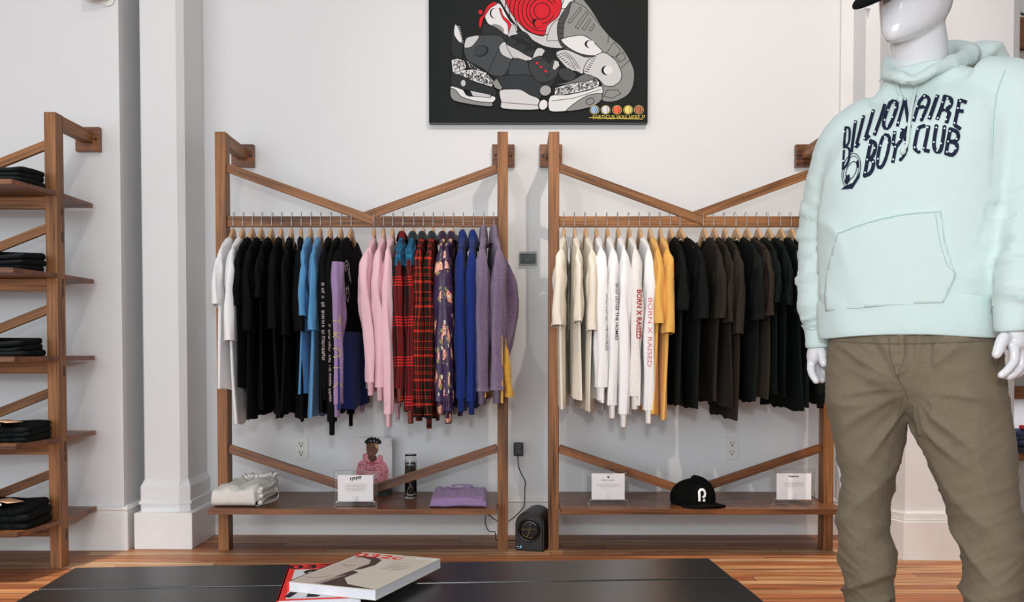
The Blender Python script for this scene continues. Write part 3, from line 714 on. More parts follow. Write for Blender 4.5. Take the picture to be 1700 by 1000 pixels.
LEFT = [
 (387, dict(k='tee', c='white', fold=0.005, L=0.665, s=0.330, yaw=4, dr=-0.012, l='white t-shirt hanging first at the left post, shorter of the two white ones', short='first white t-shirt at the left post')),
 (403, dict(k='tee', c='white', L=0.80, s=0.470, yaw=5, st=0.019, dr=-0.005, l='longer white t-shirt with a wide drooping sleeve, next to the black ones', short='longer white t-shirt')),
 (419, dict(k='tee', c='black', L=0.655, s=0.335, yaw=2, l='short black t-shirt with the highest hem, directly right of the white t-shirts', short='short black t-shirt beside the white ones')),
 (434, dict(k='tee', c='black', L=0.775, s=0.435, yaw=2, st=0.017, l='second black t-shirt after the white ones, sleeve reaching half way down', short='second black t-shirt after the white ones')),
 (451, dict(k='tee', c='black', L=0.74, s=0.305, yaw=3, l='black t-shirt with a short raised sleeve, third of the black t-shirts', short='third black t-shirt')),
 (467, dict(k='tee', c='black', L=0.775, s=0.425, yaw=6, st=0.018, l='black t-shirt with a wide sleeve in the middle of the black t-shirts', short='wide-sleeved black t-shirt in the middle of the black ones')),
 (484, dict(k='tee', c='black', L=0.76, s=0.45, yaw=7, l='black t-shirt second from the sky blue ones', short='black t-shirt second from the sky blue ones')),
 (500, dict(k='tee', c='black', L=0.785, s=0.435, yaw=10, st=0.018, l='black t-shirt touching the first sky blue t-shirt, hem lowest of the black t-shirts', short='black t-shirt touching the sky blue ones')),
 (516, dict(k='tee', c='blue', L=0.685, s=0.375, yaw=4, l='shorter sky blue t-shirt, left one of the blue pair', short='shorter sky blue t-shirt')),
 (532, dict(k='tee', c='blue', L=0.775, s=0.43, yaw=4, l='longer sky blue t-shirt, right one of the blue pair', short='longer sky blue t-shirt')),
 (549, dict(k='ls', c='black', L=0.76, s=0.70, yaw=4, st=0.021, l='black long-sleeved shirt with white lettering down the sleeve, beside the sky blue pair', short='black long-sleeved shirt beside the sky blue pair', txt=1)),
 (566, dict(k='ls', c='black', L=0.76, s=0.835, yaw=0, st=0.019, w=0.06, l='black long-sleeved shirt with small white lettering and the lowest cuff, left of the lilac sleeve', short='black long-sleeved shirt with the lowest cuff', txt=2)),
 (583, dict(k='ls', c='black', sc='lilac', sbands=[(0.165, 'black')], bands=[(0.435, 'royal')], L=0.745, s=0.765, yaw=-3, st=0.023, dr=-0.012, w=0.07, l='black and blue colour-blocked shirt with lilac sleeve and yellow outlined letters', short='colour-blocked shirt with the lilac sleeve', txt=3)),
 (621, dict(k='ls', c='pink', L=0.67, s=0.68, yaw=4, bu=-0.022, st=0.023, l='pink sweatshirt with its elbow bent outwards, left one of the three pink ones', short='left pink sweatshirt')),
 (637, dict(k='ls', c='pink', L=0.70, s=0.70, yaw=3, bu=-0.008, st=0.021, l='pink sweatshirt between two other pink ones', short='middle pink sweatshirt')),
 (652, dict(k='ls', c='pink', L=0.72, s=0.805, yaw=2, st=0.022, l='pink sweatshirt with the longest sleeve, touching the plaid shirts', short='long-sleeved pink sweatshirt next to the plaid shirts')),
 (669, dict(k='shirt', c='plaid1', yoke='teal', cc='brown_leather', colc='plaid1', L=0.70, s=0.705, yaw=3, bu=-0.01, st=0.024, l='dark red checked flannel shirt with teal shoulder, left one of the plaid shirts', short='left dark red checked flannel shirt')),
 (687, dict(k='shirt', c='plaid1', yoke='teal', cc='brown_leather', colc='collar', L=0.75, s=0.79, yaw=2, st=0.021, l='dark checked flannel shirt with a narrow teal shoulder, second of the plaid shirts', short='second dark checked flannel shirt')),
 (703, dict(k='shirt', c='plaid2', colc='collar', L=0.77, s=0.78, yaw=0, st=0.026, l='bright red and black tartan shirt with slate collar, third of the plaid shirts', short='bright tartan shirt with the wider sleeve')),
 (719, dict(k='shirt', c='plaid2', colc='collar', L=0.775, s=0.81, yaw=0, st=0.020, l='red and black tartan shirt with slate collar, touching the purple floral jackets', short='tartan shirt touching the floral jackets')),
 (736, dict(k='jacket', c='floral', colc='plum', L=0.75, s=0.755, yaw=2, dr=-0.006, st=0.026, l='purple floral satin jacket, left one of the two, sleeve ending higher', short='left purple floral jacket')),
 (752, dict(k='jacket', c='floral', colc='plum', L=0.77, s=0.79, yaw=-4, dr=0.008, st=0.026, l='purple floral satin jacket next to the royal blue hoodies', short='right purple floral jacket')),
 (769, dict(k='hoodie', c='royal', L=0.745, s=0.745, yaw=0, st=0.021, l='royal blue hoodie next to the floral jackets', short='royal blue hoodie next to the floral jackets')),
 (786, dict(k='hoodie', c='royal', L=0.735, s=0.755, yaw=0, st=0.021, l='royal blue hoodie next to the lavender fleeces', short='royal blue hoodie next to the lavender fleeces')),
 (803, dict(k='fleece', c='sherpa', L=0.69, s=0.715, yaw=0, st=0.029, w=0.09, bands=[(0.63, 'mustard')], l='lavender sherpa fleece jacket, left one of the two fleeces', short='left lavender fleece')),
 (820, dict(k='fleece', c='sherpa', L=0.71, s=0.71, yaw=7, dr=-0.012, st=0.029, w=0.09, wb=0.262, th=0.0115, fold=0.003, bands=[(0.45, 'mustard')], l='lavender sherpa fleece jacket with mustard yellow lower body, last at the right post', short='lavender and mustard fleece at the right post', elbow=1)),
]
RIGHT = [
 (936, dict(k='tee', c='cream', fold=0.005, L=0.735, s=0.41, yaw=-6, st=0.021, dr=-0.008, l='cream t-shirt hanging first at the left post of the right rack', short='first cream t-shirt')),
 (954, dict(k='tee', c='cream', L=0.70, s=0.395, yaw=0, l='cream t-shirt between two other cream ones', short='middle cream t-shirt')),
 (972, dict(k='tee', c='cream', L=0.755, s=0.43, yaw=2, st=0.018, l='cream t-shirt touching the white long-sleeved tops, longest of the cream ones', short='longest cream t-shirt')),
 (990, dict(k='ls', c='white', L=0.71, s=0.70, yaw=0, st=0.029, l='white long-sleeved top with faint dark sleeve lettering, first after the cream t-shirts', short='first white long-sleeved top', txt=4)),
 (1008, dict(k='ls', c='white', L=0.73, s=0.77, yaw=0, st=0.022, l='white long-sleeved top with black lettering down the sleeve', short='white top with black sleeve lettering', txt=5)),
 (1026, dict(k='ls', c='white', L=0.74, s=0.805, yaw=0, st=0.023, l='white long-sleeved top with a small black rabbit print on the chest', short='white top with the rabbit print', txt=6)),
 (1044, dict(k='ls', c='waffle', L=0.72, s=0.735, yaw=0, st=0.024, l='off-white waffle top with bold red lettering down the sleeve', short='waffle top with red lettering', txt=7)),
 (1062, dict(k='ls', c='white', L=0.73, s=0.79, yaw=2, st=0.021, w=0.06, l='white long-sleeved top with thin red lettering, touching the yellow t-shirts', short='white top touching the yellow t-shirts', txt=8)),
 (1079, dict(k='tee', c='yellow', L=0.765, s=0.405, yaw=0, st=0.019, l='yellow t-shirt next to the white tops, left one of the yellow pair', short='left yellow t-shirt')),
 (1096, dict(k='tee', c='yellow', L=0.785, s=0.44, yaw=-1, st=0.019, l='yellow t-shirt next to the dark ones, right one of the yellow pair', short='right yellow t-shirt')),
 (1113, dict(k='tee', c='charcoal', L=0.73, s=0.355, yaw=2, st=0.018, l='charcoal t-shirt with a small red label, touching the yellow pair', short='charcoal t-shirt touching the yellow pair', txt=9)),
 (1129, dict(k='tee', c='charcoal', L=0.74, s=0.385, yaw=10, st=0.018, l='charcoal t-shirt with a wide sleeve, before the gap in the dark t-shirts', short='charcoal t-shirt before the gap')),
 (1168, dict(k='tee', c='brown', L=0.715, s=0.385, yaw=4, st=0.019, l='dark brown t-shirt with its round neck showing, just after the gap', short='brown t-shirt just after the gap', txt=10)),
 (1185, dict(k='tee', c='brown', L=0.73, s=0.40, yaw=2, l='dark brown t-shirt, second after the gap', short='second brown t-shirt after the gap')),
 (1203, dict(k='tee', c='brown', L=0.785, s=0.445, yaw=0, st=0.019, l='dark brown t-shirt with the lowest hem on the right rack', short='brown t-shirt with the lowest hem')),
 (1222, dict(k='tee', c='charcoal', L=0.715, s=0.39, yaw=7, st=0.017, l='charcoal t-shirt with a broad sleeve between two brown t-shirts', short='charcoal t-shirt between two brown ones')),
 (1240, dict(k='tee', c='brown', L=0.70, s=0.375, yaw=6, st=0.017, l='lighter brown heather t-shirt, last brown one to the right', short='last brown t-shirt')),
 (1258, dict(k='tee', c='forest', L=0.68, s=0.325, yaw=2, l='green-black t-shirt with a high short sleeve, touching the last brown one', short='green-black t-shirt touching the last brown one')),
 (1276, dict(k='tee', c='forest', L=0.70, s=0.335, yaw=2, l='green-black t-shirt, second of the green-black ones', short='second green-black t-shirt')),
 (1296, dict(k='tee', c='forest', L=0.745, s=0.36, yaw=2, st=0.018, l='green-black t-shirt with the longest hem near the mannequin', short='longest green-black t-shirt')),
 (1314, dict(k='tee', c='forest', L=0.73, s=0.40, yaw=0, l='green-black t-shirt half hidden by the mannequin sleeve', short='green-black t-shirt half hidden by the mannequin')),
 (1331, dict(k='ls', c='charcoal', L=0.72, s=0.73, yaw=4, st=0.02, l='dark long-sleeved top at the end of the right rack behind the mannequin hand', short='dark long-sleeved top at the end of the right rack')),
]
BL, WH = '#101214', '#e8e4e2'
for side, (lst, gname) in enumerate(((LEFT, 'tops hanging on the left rack'), (RIGHT, 'tops hanging on the right rack'))):
    for i, (px, sp_) in enumerate(lst):
        g, to, s1 = garment(px, sp_, side, gname, i)
        tx = sp_.get('txt'); dr = sp_.get('dr', 0)
        if sp_.get('elbow'):
            # second sleeve hangs in front of the body, bent outwards past the post
            rng = random.Random(5)
            bm, ea, eb, _ = sleeve([(-0.19, -0.10), (-0.16, -0.16), (-0.13, -0.27), (-0.12, -0.40), (-0.15, -0.52), (-0.16, -0.60)], [(-0.10, -0.30), (-0.08, -0.32), (-0.05, -0.36), (-0.04, -0.44), (-0.08, -0.56), (-0.09, -0.62)], None, rng, 0.027, 0.022, 0.016, 0.058, gather=1)
            obj('sleeve', bm, FAB['sherpa'], g, smooth=True)
            bm, ea, eb, _ = sleeve([(-0.20, -0.40), (-0.215, -0.50), (-0.22, -0.60), (-0.22, -0.695)], [(-0.07, -0.40), (-0.05, -0.50), (-0.045, -0.60), (-0.045, -0.70)], None, rng, 0.020, 0.022, 0.040, 0.004)
            obj('lower_front', bm, FAB['mustard'], g, smooth=True)
        if not tx: continue
        fl = Flat(0.00006)
        if tx in (1, 2):
            z0 = -0.30 if tx == 1 else -0.40
            rg = random.Random(tx); v_ = 0.15; hw = 0.0050 if tx == 1 else 0.0034; WS = '#b8a9a8'
            while v_ > -0.15:                     # unreadable block characters running down the sleeve
                hh = rg.uniform(0.008, 0.013); k_ = rg.random()
                if k_ > 0.12:
                    fl.stroke([(-hw, v_), (hw, v_)], 0.0022, WS)
                    if k_ > 0.5: fl.stroke([(hw if k_ > 0.75 else -hw, v_), (hw if k_ > 0.75 else -hw, v_-hh*0.7)], 0.0022, WS)
                    if k_ > 0.3: fl.stroke([(-hw, v_-hh*0.55), (hw, v_-hh*0.4)], 0.0018, WS)
                v_ -= hh
            project_print('sleeve_lettering', fl, g, s1, dr*0.6, z0-0.10 if tx == 1 else z0-0.16)
        elif tx == 3:
            fl = Flat(0.0005)
            Y_ = '#c9b06a'
            for ch, zz in zip('TKOLS', (0.395, 0.455, 0.52, 0.585, 0.645)):
                me = None; fl.text(ch, 0, -zz, 0.052, Y_, -0.014, -90, 1.1)
            project_print('sleeve_lettering', fl, g, s1, dr*0.7, 0)
            fl = Flat(0.00006)   # white line drawing on the chest
            for q in (((-.03,.06),(-.01,.075),(.012,.06),(.02,.02),(.03,-.01)), ((-.02,.05),(-.005,.06),(.005,.03),(.018,-.005)), ((-.03,.06),(-.022,.03),(-.01,.045)), ((-.012,-.03),(-.018,-.075),(.0,-.09),(.012,-.06),(.004,-.02),(.0,-.06)), ((-.02,-.04),(-.008,-.035),(.012,-.04))):
                fl.stroke(q, 0.004, WH)
            tt = bvh_of(to)
            def fn(u, v, h):
                hit = tt.ray_cast(Vector((1.0, -0.12+u*1.6, -0.225+v)), Vector((-1, 0, 0)))
                return hit[0]+Vector((0.001+h, 0, 0)) if hit[0] is not None else None
            fl.build('chest_print', g, fn, cell=0.006)
        elif tx in (4, 5):
            fl.text('GOD LOVES THE HOMIES', 0, 0, 0.017, '#26282b' if tx == 5 else '#8a8c90', 0.015, -90, 1.15)
            project_print('sleeve_lettering', fl, g, s1, 0.012 if tx == 5 else 0.02, -0.36 if tx == 5 else -0.40)
        elif tx == 6:
            fl.poly([(-.012,.0),(-.014,-.02),(-.006,-.034),(.006,-.034),(.012,-.02),(.010,.0),(.014,.028),(.007,.028),(.002,.004),(-.002,.004),(-.008,.030),(-.015,.028)], BL).text('BXR', 0, -0.055, 0.024, BL, 0.03)
            tt = bvh_of(to)
            def fn(u, v, h):
                hit = tt.ray_cast(Vector((-1.0, -0.15-u*2.4, -0.19+v)), Vector((1, 0, 0)))
                return hit[0]-Vector((0.001+h, 0, 0)) if hit[0] is not None else None
            fl.build('chest_print', g, fn, cell=0.006)
        elif tx in (7, 8):
            fl.text('BORN X RAISED', 0, 0, 0.031 if tx == 7 else 0.022, '#b3262b' if tx == 7 else '#d9737a', 0.02 if tx == 7 else 0.0, -90, 0.85 if tx == 7 else 1.7)
            project_print('sleeve_lettering', fl, g, s1, 0.008 if tx == 7 else -0.004, -0.37 if tx == 7 else -0.44)
        elif tx == 9:
            fl.poly([(-.006, -.028), (.006, -.028), (.006, .028), (-.006, .028)], '#a83238'); tt = bvh_of(to)
            def fn(u, v, h):
                hit = tt.ray_cast(Vector((-1.0, -0.16-u*2, -0.19+v)), Vector((1, 0, 0)))
                return hit[0]-Vector((0.001+h, 0, 0)) if hit[0] is not None else None
            fl.build('chest_label', g, fn, cell=0.008)
        elif tx == 10:
            fl.poly([(-.008, -.006), (.008, -.006), (.008, .008), (-.008, .008)], '#9fb4b8'); tt = bvh_of(to)
            def fn(u, v, h):
                hit = tt.ray_cast(Vector((-1.0, -0.10-u*2, -0.19+v)), Vector((1, 0, 0)))
                return hit[0]-Vector((0.001+h, 0, 0)) if hit[0] is not None else None
            fl.build('chest_label', g, fn, cell=0.008)

# ------------------------------------------------------------------ canvas painting
PY = 4.318                                       # front face of the canvas
def PW(cx, cy): return W(700+cx/4.359, cy/4.359, PY)
c0 = PW(52, 890); c1 = PW(1636, 890); pw = c1.x-c0.x
pt = thing('painting', 'square black canvas painting of grey, white and red cartoon sneakers on the wall', 'painting', (c0.x, PY, c0.z))
M_CANVE = plain('canvas_edge', '#77797a', 0.9, 0, 0.25, 160, 0.3)
cb_ = box(0, 0, 0, pw, 0.04, pw, 0.002)
for f in cb_.faces: f.material_index = 1
obj('canvas', cb_, [inkmat('#1b1e1f'), M_CANVE], pt)
fl = Flat(0.000012); K = '#141718'
fl.poly([(54, 888), (1634, 888), (1634, -700), (54, -700)], '#1c2020')
G1, G2, G3, G4, RD = '#8d8e8c', '#c4c4c5', '#dddddf', '#3c3f42', '#cf2230'
O = 5
fl.soutl([(1080,-60),(1180,20),(1240,100),(1290,180),(1360,270),(1440,340),(1500,430),(1537,520),(1530,620),(1490,690),(1400,735),(1320,735),(1290,700),(1300,600),(1200,500),(1010,260),(1000,180),(1060,60)], G1, O)
for q in ([(1055,170),(1145,60),(1155,75),(1075,175)], [(1110,205),(1190,90),(1200,110),(1130,215)], [(1160,215),(1215,140),(1222,160),(1180,225)], [(1210,225),(1245,178),(1250,195),(1225,232)], [(1330,400),(1390,310),(1440,370),(1400,420)], [(1405,415),(1455,385),(1475,430),(1430,455)], [(1320,700),(1340,655),(1420,655),(1440,680),(1380,712)]): fl.stroke(q, 4, K, True)
fl.stroke([(1100,20),(1180,60),(1350,260),(1345,320)], 4, K); fl.stroke([(1440,500),(1510,430)], 4, K)
fl.soutl([(470,-150),(560,0),(600,70),(660,160),(720,230),(790,290),(900,345),(1030,352),(990,280),(985,170),(1040,70),(1110,0),(1080,-160),(900,-260),(640,-240)], G2, O)
fl.soutl([(560,-130),(600,0),(640,90),(700,170),(770,235),(880,268),(910,190),(985,130),(1010,60),(1000,-20),(940,-150),(740,-190)], RD, O)
for r, a0, a1 in ((60,0,360),(92,20,330),(118,90,330),(150,80,290),(180,75,280),(212,75,275),(245,85,265),(280,90,262)):
    P = []
    for k in range(30):
        a = math.radians(a0+(a1-a0)*k/29); x, y = 870+r*math.cos(a)*(0.96), 88+r*math.sin(a)*0.96
        if y < 262: P.append((x, y))
    if len(P) > 2: fl.stroke(P, 6, K)
fl.soutl([(800,150),(825,145),(830,205),(810,195)], K, 3); fl.ell(840, 180, 34, 34, K).ell(845, 180, 28, 29, RD)
fl.soutl([(1080,-160),(1190,-40),(1180,0),(1110,0),(1040,70),(1010,60),(1040,-20)], G3, O)
fl.soutl([(905,290),(940,190),(1000,140),(985,190),(1005,290),(930,302)], G2, 4)
fl.soutl([(455,115),(470,70),(520,26),(570,40),(600,90),(640,160),(685,195),(690,235),(620,262),(560,230),(480,180)], G3, O)
fl.soutl([(415,200),(420,140),(450,110),(470,60),(520,22),(548,36),(500,66),(468,110),(445,150),(430,205)], RD, 4)
fl.ell(427, 97, 15, 15, RD); fl.soutl([(560,70),(575,75),(590,120),(640,170),(650,210),(640,250),(628,250),(622,185),(585,140)], RD, 3)
fl.ell(523, 105, 30, 36, K).ell(529, 105, 25, 33, G3); fl.ell(550, 215, 50, 28, G1, 25)
fl.soutl([(985,170),(1040,70),(1080,20),(1060,110),(1030,180),(1025,290),(1060,350),(1150,395),(1250,410),(1230,425),(1120,410),(1020,350),(985,280)], '#4a4c4d', 4)
for k in range(13):
    t_ = k/12; a = spline([(985,180),(985,280),(1020,350),(1120,405),(1240,420)], 13)[k]; b = spline([(1032,180),(1025,290),(1060,345),(1150,390),(1250,405)], 13)[k]
    fl.stroke([a, b], 4, K)
fl.soutl([(1010,290),(1160,262),(1240,310),(1310,385),(1250,408),(1150,395),(1060,350)], G3, O); fl.ell(1212,325,34,28,K).ell(1222,326,28,27,G3)
fl.soutl([(968,400),(1000,370),(1060,368),(1180,418),(1245,415),(1190,470),(1165,538),(1120,520),(1060,505)], G2, O)
for d in (16, 34, 50): fl.stroke([(985+d,395-d*0.3),(1050+d,430),(1095+d,500)], 4, K)
for k in range(9): fl.stroke([(975+k*16,410+k*12),(1000+k*14,400+k*13)], 5, K)
fl.soutl([(1170,530),(1200,445),(1260,405),(1320,385),(1400,440),(1445,530),(1435,590),(1380,628),(1320,620),(1270,570)], '#c9c9ca', O)
fl.ell(1333,514,34,33,K).ell(1348,512,32,32,G3)
for k in range(8): fl.stroke([(1245-k*10,412+k*15),(1262-k*8,420+k*15)], 5, K)
fl.soutl([(220,385),(215,290),(240,175),(288,215),(306,320),(300,350),(290,430),(240,420)], '#2c2f31', O)
fl.soutl([(235,225),(246,182),(272,225),(292,290),(286,318),(262,300),(238,262)], G3, 4)
for k in range(9): fl.stroke([(258+k*4,198+k*14),(280+k*3,205+k*14)], 4, '#c4c4c5')
fl.soutl([(430,250),(440,190),(470,180),(540,210),(610,260),(660,270),(700,230),(760,250),(830,330),(900,360),(960,400),(1000,480),(960,600),(850,720),(770,690),(600,600),(500,550),(440,500),(330,440),(300,350),(350,265)], '#2c2f31', O)
fl.soutl([(305,350),(340,275),(440,262),(560,262),(600,300),(630,380),(655,430),(620,520),(580,555),(500,545),(440,500),(330,440)], '#45494c', O)
fl.ell(430,375,55,40,K,-15).ell(424,374,49,34,'#3d4144',-15); fl.stroke([(570,340),(510,460),(480,530)], 4, K)
fl.soutl([(310,350),(320,290),(350,272),(415,264),(402,300),(360,345)], G2, 4); fl.soutl([(560,345),(600,308),(635,370),(660,422),(640,430),(580,400)], G2, 4)
fl.soutl([(612,330),(660,350),(800,425),(800,440),(700,445),(655,415)], G2, 4)
fl.soutl([(625,265),(640,210),(655,185),(680,205),(685,240),(700,250),(640,275)], G2, 4)
fl.soutl([(610,320),(640,270),(700,260),(780,290),(860,350),(820,400),(780,415),(700,370)], '#303335', O)
for k, (x, y, a) in enumerate(((690,285,10),(705,310,-35),(735,315,15),(770,345,-50),(760,330,40),(810,350,-20),(825,345,70))): fl.ell(x, y, 42, 13, K, a).ell(x, y, 37, 9, '#25282a', a)
fl.soutl([(800,430),(830,360),(870,355),(900,385),(870,410),(820,445)], G2, 4)
fl.soutl([(625,540),(660,430),(760,450),(800,520),(870,600),(880,650),(780,600),(700,560)], '#3d4144', O)
fl.soutl([(545,560),(620,552),(770,545),(850,590),(885,650),(850,720),(770,690),(700,650),(590,648),(520,590)], '#33373a', O)
fl.soutl([(780,450),(850,412),(960,432),(1000,480),(970,560),(900,600),(830,590),(778,510)], '#3b3e41', O)
fl.stroke([(800,445),(940,440),(915,560)], 4, K, True)
for x, y in ((835,463),(862,490),(897,520)): fl.ell(x, y, 10, 8, RD, 20)
for x, y, a in ((890,400,-60),(930,395,80),(905,430,60),(950,420,-50),(980,440,60)): fl.ell(x, y, 40, 13, K, a).ell(x, y, 35, 9, '#25282a', a)
fl.soutl([(945,500),(960,440),(990,450),(998,480),(960,515)], G2, 4)
fl.soutl([(990,540),(1000,502),(1060,500),(1120,545),(1080,592),(1020,578)], '#3b3e41', O); fl.soutl([(960,620),(1080,590),(1180,540),(1262,572),(1200,592),(1060,612)], '#6f7172', 4)
def eleph(P, seed):
    fl.outl(P, '#d8d8d8', 5); rg = random.Random(seed); xs = [p[0] for p in P]; ys = [p[1] for p in P]
    def inside(x, y):
        c = False; j = len(P)-1
        for i in range(len(P)):
            if (P[i][1] > y) != (P[j][1] > y) and x < (P[j][0]-P[i][0])*(y-P[i][1])/(P[j][1]-P[i][1])+P[i][0]: c = not c
            j = i
        return c
    n = 0
    for _ in range(1200):
        x, y = rg.uniform(min(xs), max(xs)), rg.uniform(min(ys), max(ys))
        if not (inside(x-8, y-6) and inside(x+8, y+6)): continue
        a = rg.uniform(0, 6.28); r = 9
        fl.stroke([(x-r*math.cos(a), y-r*math.sin(a)), (x+4*math.sin(a), y-4*math.cos(a)), (x+r*math.cos(a+.7), y+r*math.sin(a+.7))], 4, '#2a2c2e'); n += 1
        if n > (max(xs)-min(xs))*(max(ys)-min(ys))/330: break
eleph([(215,440),(260,428),(310,445),(325,490),(300,520),(225,530)], 1)
eleph([(230,535),(300,510),(400,505),(470,530),(520,590),(510,635),(400,600)], 2)
eleph([(325,445),(350,460),(440,520),(460,525),(350,500)], 3)
eleph([(960,690),(965,640),(1060,612),(1200,592),(1262,573),(1285,600),(1280,632),(1150,670),(1000,692)], 4)
fl.soutl([(220,540),(300,560),(400,605),(520,640),(530,700),(300,650),(220,625)], '#2c2f31', O)
fl.ell(306,608,22,25,K).ell(302,607,17,23,G2)
fl.soutl([(215,628),(300,655),(340,700),(525,700),(515,745),(400,740),(260,720),(215,670)], G3, O); fl.soutl([(350,660),(500,690),(500,712),(370,700)], G2, 4)
fl.soutl([(210,645),(250,660),(290,705),(400,738),(510,748),(500,775),(360,760),(240,735),(210,700)], G1, O)
fl.soutl([(510,600),(545,575),(585,640),(570,658),(530,640)], G1, 4)
fl.soutl([(565,660),(660,650),(720,655),(780,690),(850,722),(845,795),(590,790),(575,740)], '#cfcfd0', O); fl.stroke([(580,745),(840,765)], 4, K)
fl.soutl([(925,805),(930,700),(1050,690),(1200,660),(1300,628),(1305,700),(1250,770),(1150,795),(1050,808)], '#dcdcdc', O); fl.stroke([(940,735),(1100,715),(1300,650)], 4, K)
fl.soutl([(1045,805),(1130,735),(1210,692),(1302,682),(1298,730),(1240,772),(1130,800)], G1, O); fl.ell(1218,738,32,25,K,-20).ell(1218,738,27,20,G1,-20)
fl.ell(895,660,45,42,K,-20).ell(895,660,40,36,'#a2a3a3',-20); fl.ell(878,762,36,42,K,20).ell(880,762,29,36,G3,20)
for x, c in ((1250,'#9db4cf'),(1330,'#dcdde2'),(1413,'#ee6a52'),(1493,'#e6d47c'),(1570,'#b0704f')):
    fl.ell(x, 799, 35, 33, '#d8c46a', 0).ell(x, 799, 32, 30, '#1c2020').ell(x, 798, 27, 28, c); fl.stroke([(x+8,776),(x+14,800),(x+8,826)], 3, '#1c2020')
class Tf: pass
fy = Flat(0.0001); YL = '#dcc85e'
fy.text('FARTICUS WAS HERE', 1408, -853, 42, YL, 0.0, 0, 0.86); fy.stroke([(1212,-854),(1600,-865)], 5, YL); fy.ell(1603,-846,11,11,YL).ell(1603,-846,7,7,'#1c2020')
for it in fy.items: fl.items.append(([(p[0], -p[1]) for p in it[0]],)+tuple(it[1:]))
# clip the drawing to the canvas edge at the top is not needed: the canvas carries on above the frame
def pfn(u, v, h):
    s_ = pw/(1636-52); return Vector(((u-52)*s_, -0.0004-h, (890-v)*s_))
sc_w = pw/(1636-52)
top_v = 890-pw/sc_w
fl.items[0] = ([(54, 888), (1634, 888), (1634, top_v+2), (54, top_v+2)], '#1c2020')
obj_p = fl.build('painted_sneakers', pt, pfn)

# ------------------------------------------------------------------ things on the walls
def plate(x, z, w_, h_, mat, name, parent, y=4.36, th=0.006):
    return obj(name, box(-w_/2, -th, -h_/2, w_/2, 0, h_/2, 0.0018), mat, parent)
M_IVORY = plain('outlet_plastic', '#e4e3de', 0.35)
def outlet(px, py, label):
    p = W(px, py, 4.36); t = thing('wall_outlet', label, 'outlet', (p.x, 4.3598, p.z), group='white wall outlets')
    plate(0, 0, 0.062, 0.106, M_IVORY, 'cover_plate', t)
    for s in (-1, 1):
        r = obj('receptacle', lathe([(0.0, 0), (0.0165, 0), (0.0165, 0.0015), (0, 0.0015)], 24, cap=False), M_IVORY, t)
        r.matrix_local = Matrix.Translation((0, -0.006, s*0.020)) @ Matrix.Rotation(PI/2, 4, 'X')
        fl = Flat(0.0001); D = '#1d1d1c'
        fl.poly([(-.0085,-.002),(-.0055,-.002),(-.0055,.009),(-.0085,.009)], D).poly([(.0055,-.001),(.008,-.001),(.008,.008),(.0055,.008)], D).ell(0,-.0085,.0035,.0035,D,n=14)
        fl.build('slots', t, lambda u, v, h, s=s: Vector((u, -0.0077-h, s*0.020+v)))
    return t
outlet(500.5, 745, 'white double wall outlet behind the left rack')
outlet(1215, 744, 'white double wall outlet behind the right rack')
t = outlet(860.5, 745, 'white wall outlet between the racks with a black adapter plugged in')
p = Vector(t.location)
t = thing('power_adapter', 'black power adapter plugged into the outlet between the two racks', 'power adapter', (p.x, 4.352, p.z))
obj('housing', box(-0.0215, -0.045, -0.028, 0.0215, -0.0008, 0.030, 0.004), M_BLACKP, t)
fl = Flat(0.0001)
for k in range(5): fl.stroke([(-.014+.002*(k % 2), .018-.009*k), (.012-.003*(k % 3), .018-.009*k)], .0016, '#8a8d8e')
fl.build('rating_label', t, lambda u, v, h: Vector((u, -0.0454-h, v)))
cs = [W(859.5, 753, 4.30), W(860, 764, 4.295), W(861, 775, 4.30), W(866, 788, 4.31), W(872, 800, 4.31), W(871, 815, 4.31), W(871, 830, 4.31), W(869, 842, 4.30), W(860, 853, 4.28), W(847, 864, 4.25), W(835, 868, 4.20)]
cs += [Vector((W(822, 870, 4.16).x, 4.16, 0.10)), Vector((W(808, 868, 4.16).x, 4.16, 0.125)), Vector((W(806, 872, 4.16).x, 4.16, 0.085)), Vector((W(812, 884, 4.16).x, 4.16, 0.05)), Vector((W(822, 880, 4.16).x, 4.16, 0.045)), Vector((W(825, 888, 4.17).x, 4.17, 0.008)), Vector((-0.01, 4.19, 0.004)), Vector((0.06, 4.2, 0.004))]
cb = add_tube(bmesh.new(), [Vector(q) for q in spline(cs, 110)], 0.0022, 8)
tag(obj('adapter_cable', cb, M_BLACKP, smooth=True), 'thin black cable hanging from the adapter down the wall to the floor', 'cable')
# small framed sign on the wall between the racks
p = W(876.5, 430, 4.36)
t = thing('wall_sign', 'small dark grey plaque in a clear acrylic holder on the wall between the racks', 'sign', (p.x, 4.3598, p.z))
obj('backing', box(-0.040, -0.0035, -0.030, 0.040, 0, 0.032, 0.001), plain('brushed_backing', '#b9b6b0', 0.4), t)
obj('plaque', box(-0.034, -0.010, -0.021, 0.034, -0.0037, 0.022, 0.001), plain('slate_plaque', '#4b5759', 0.5, 0, 0.12, 120), t)
fl = Flat(0.0001); fl.text('FANTASY', 0, 0.010, 0.011, '#c9cec4', 0.0, 0, 1.05)
fl.items = []
for k, x in enumerate((-.026, -.018, -.010, -.002, .008, .016, .024)): fl.stroke([(x, .0045+.001*(k % 3)), (x+(.002 if k % 2 else -.001), .0125)], .0016, '#b9c0b6')
fl.stroke([(-.010, -.003), (-.001, -.003)], .004, '#c8d2d2').stroke([(.002, -.003), (.009, -.003)], .003, '#cdbf9e').stroke([(-.012, -.010), (.012, -.010)], .001, '#8a908c')
fl.build('engraving', t, lambda u, v, h: Vector((u, -0.0104-h, v)))
obj('acrylic_cover', box(-0.040, -0.020, -0.031, 0.040, -0.012, 0.033, 0.001), M_ACRYL, t)
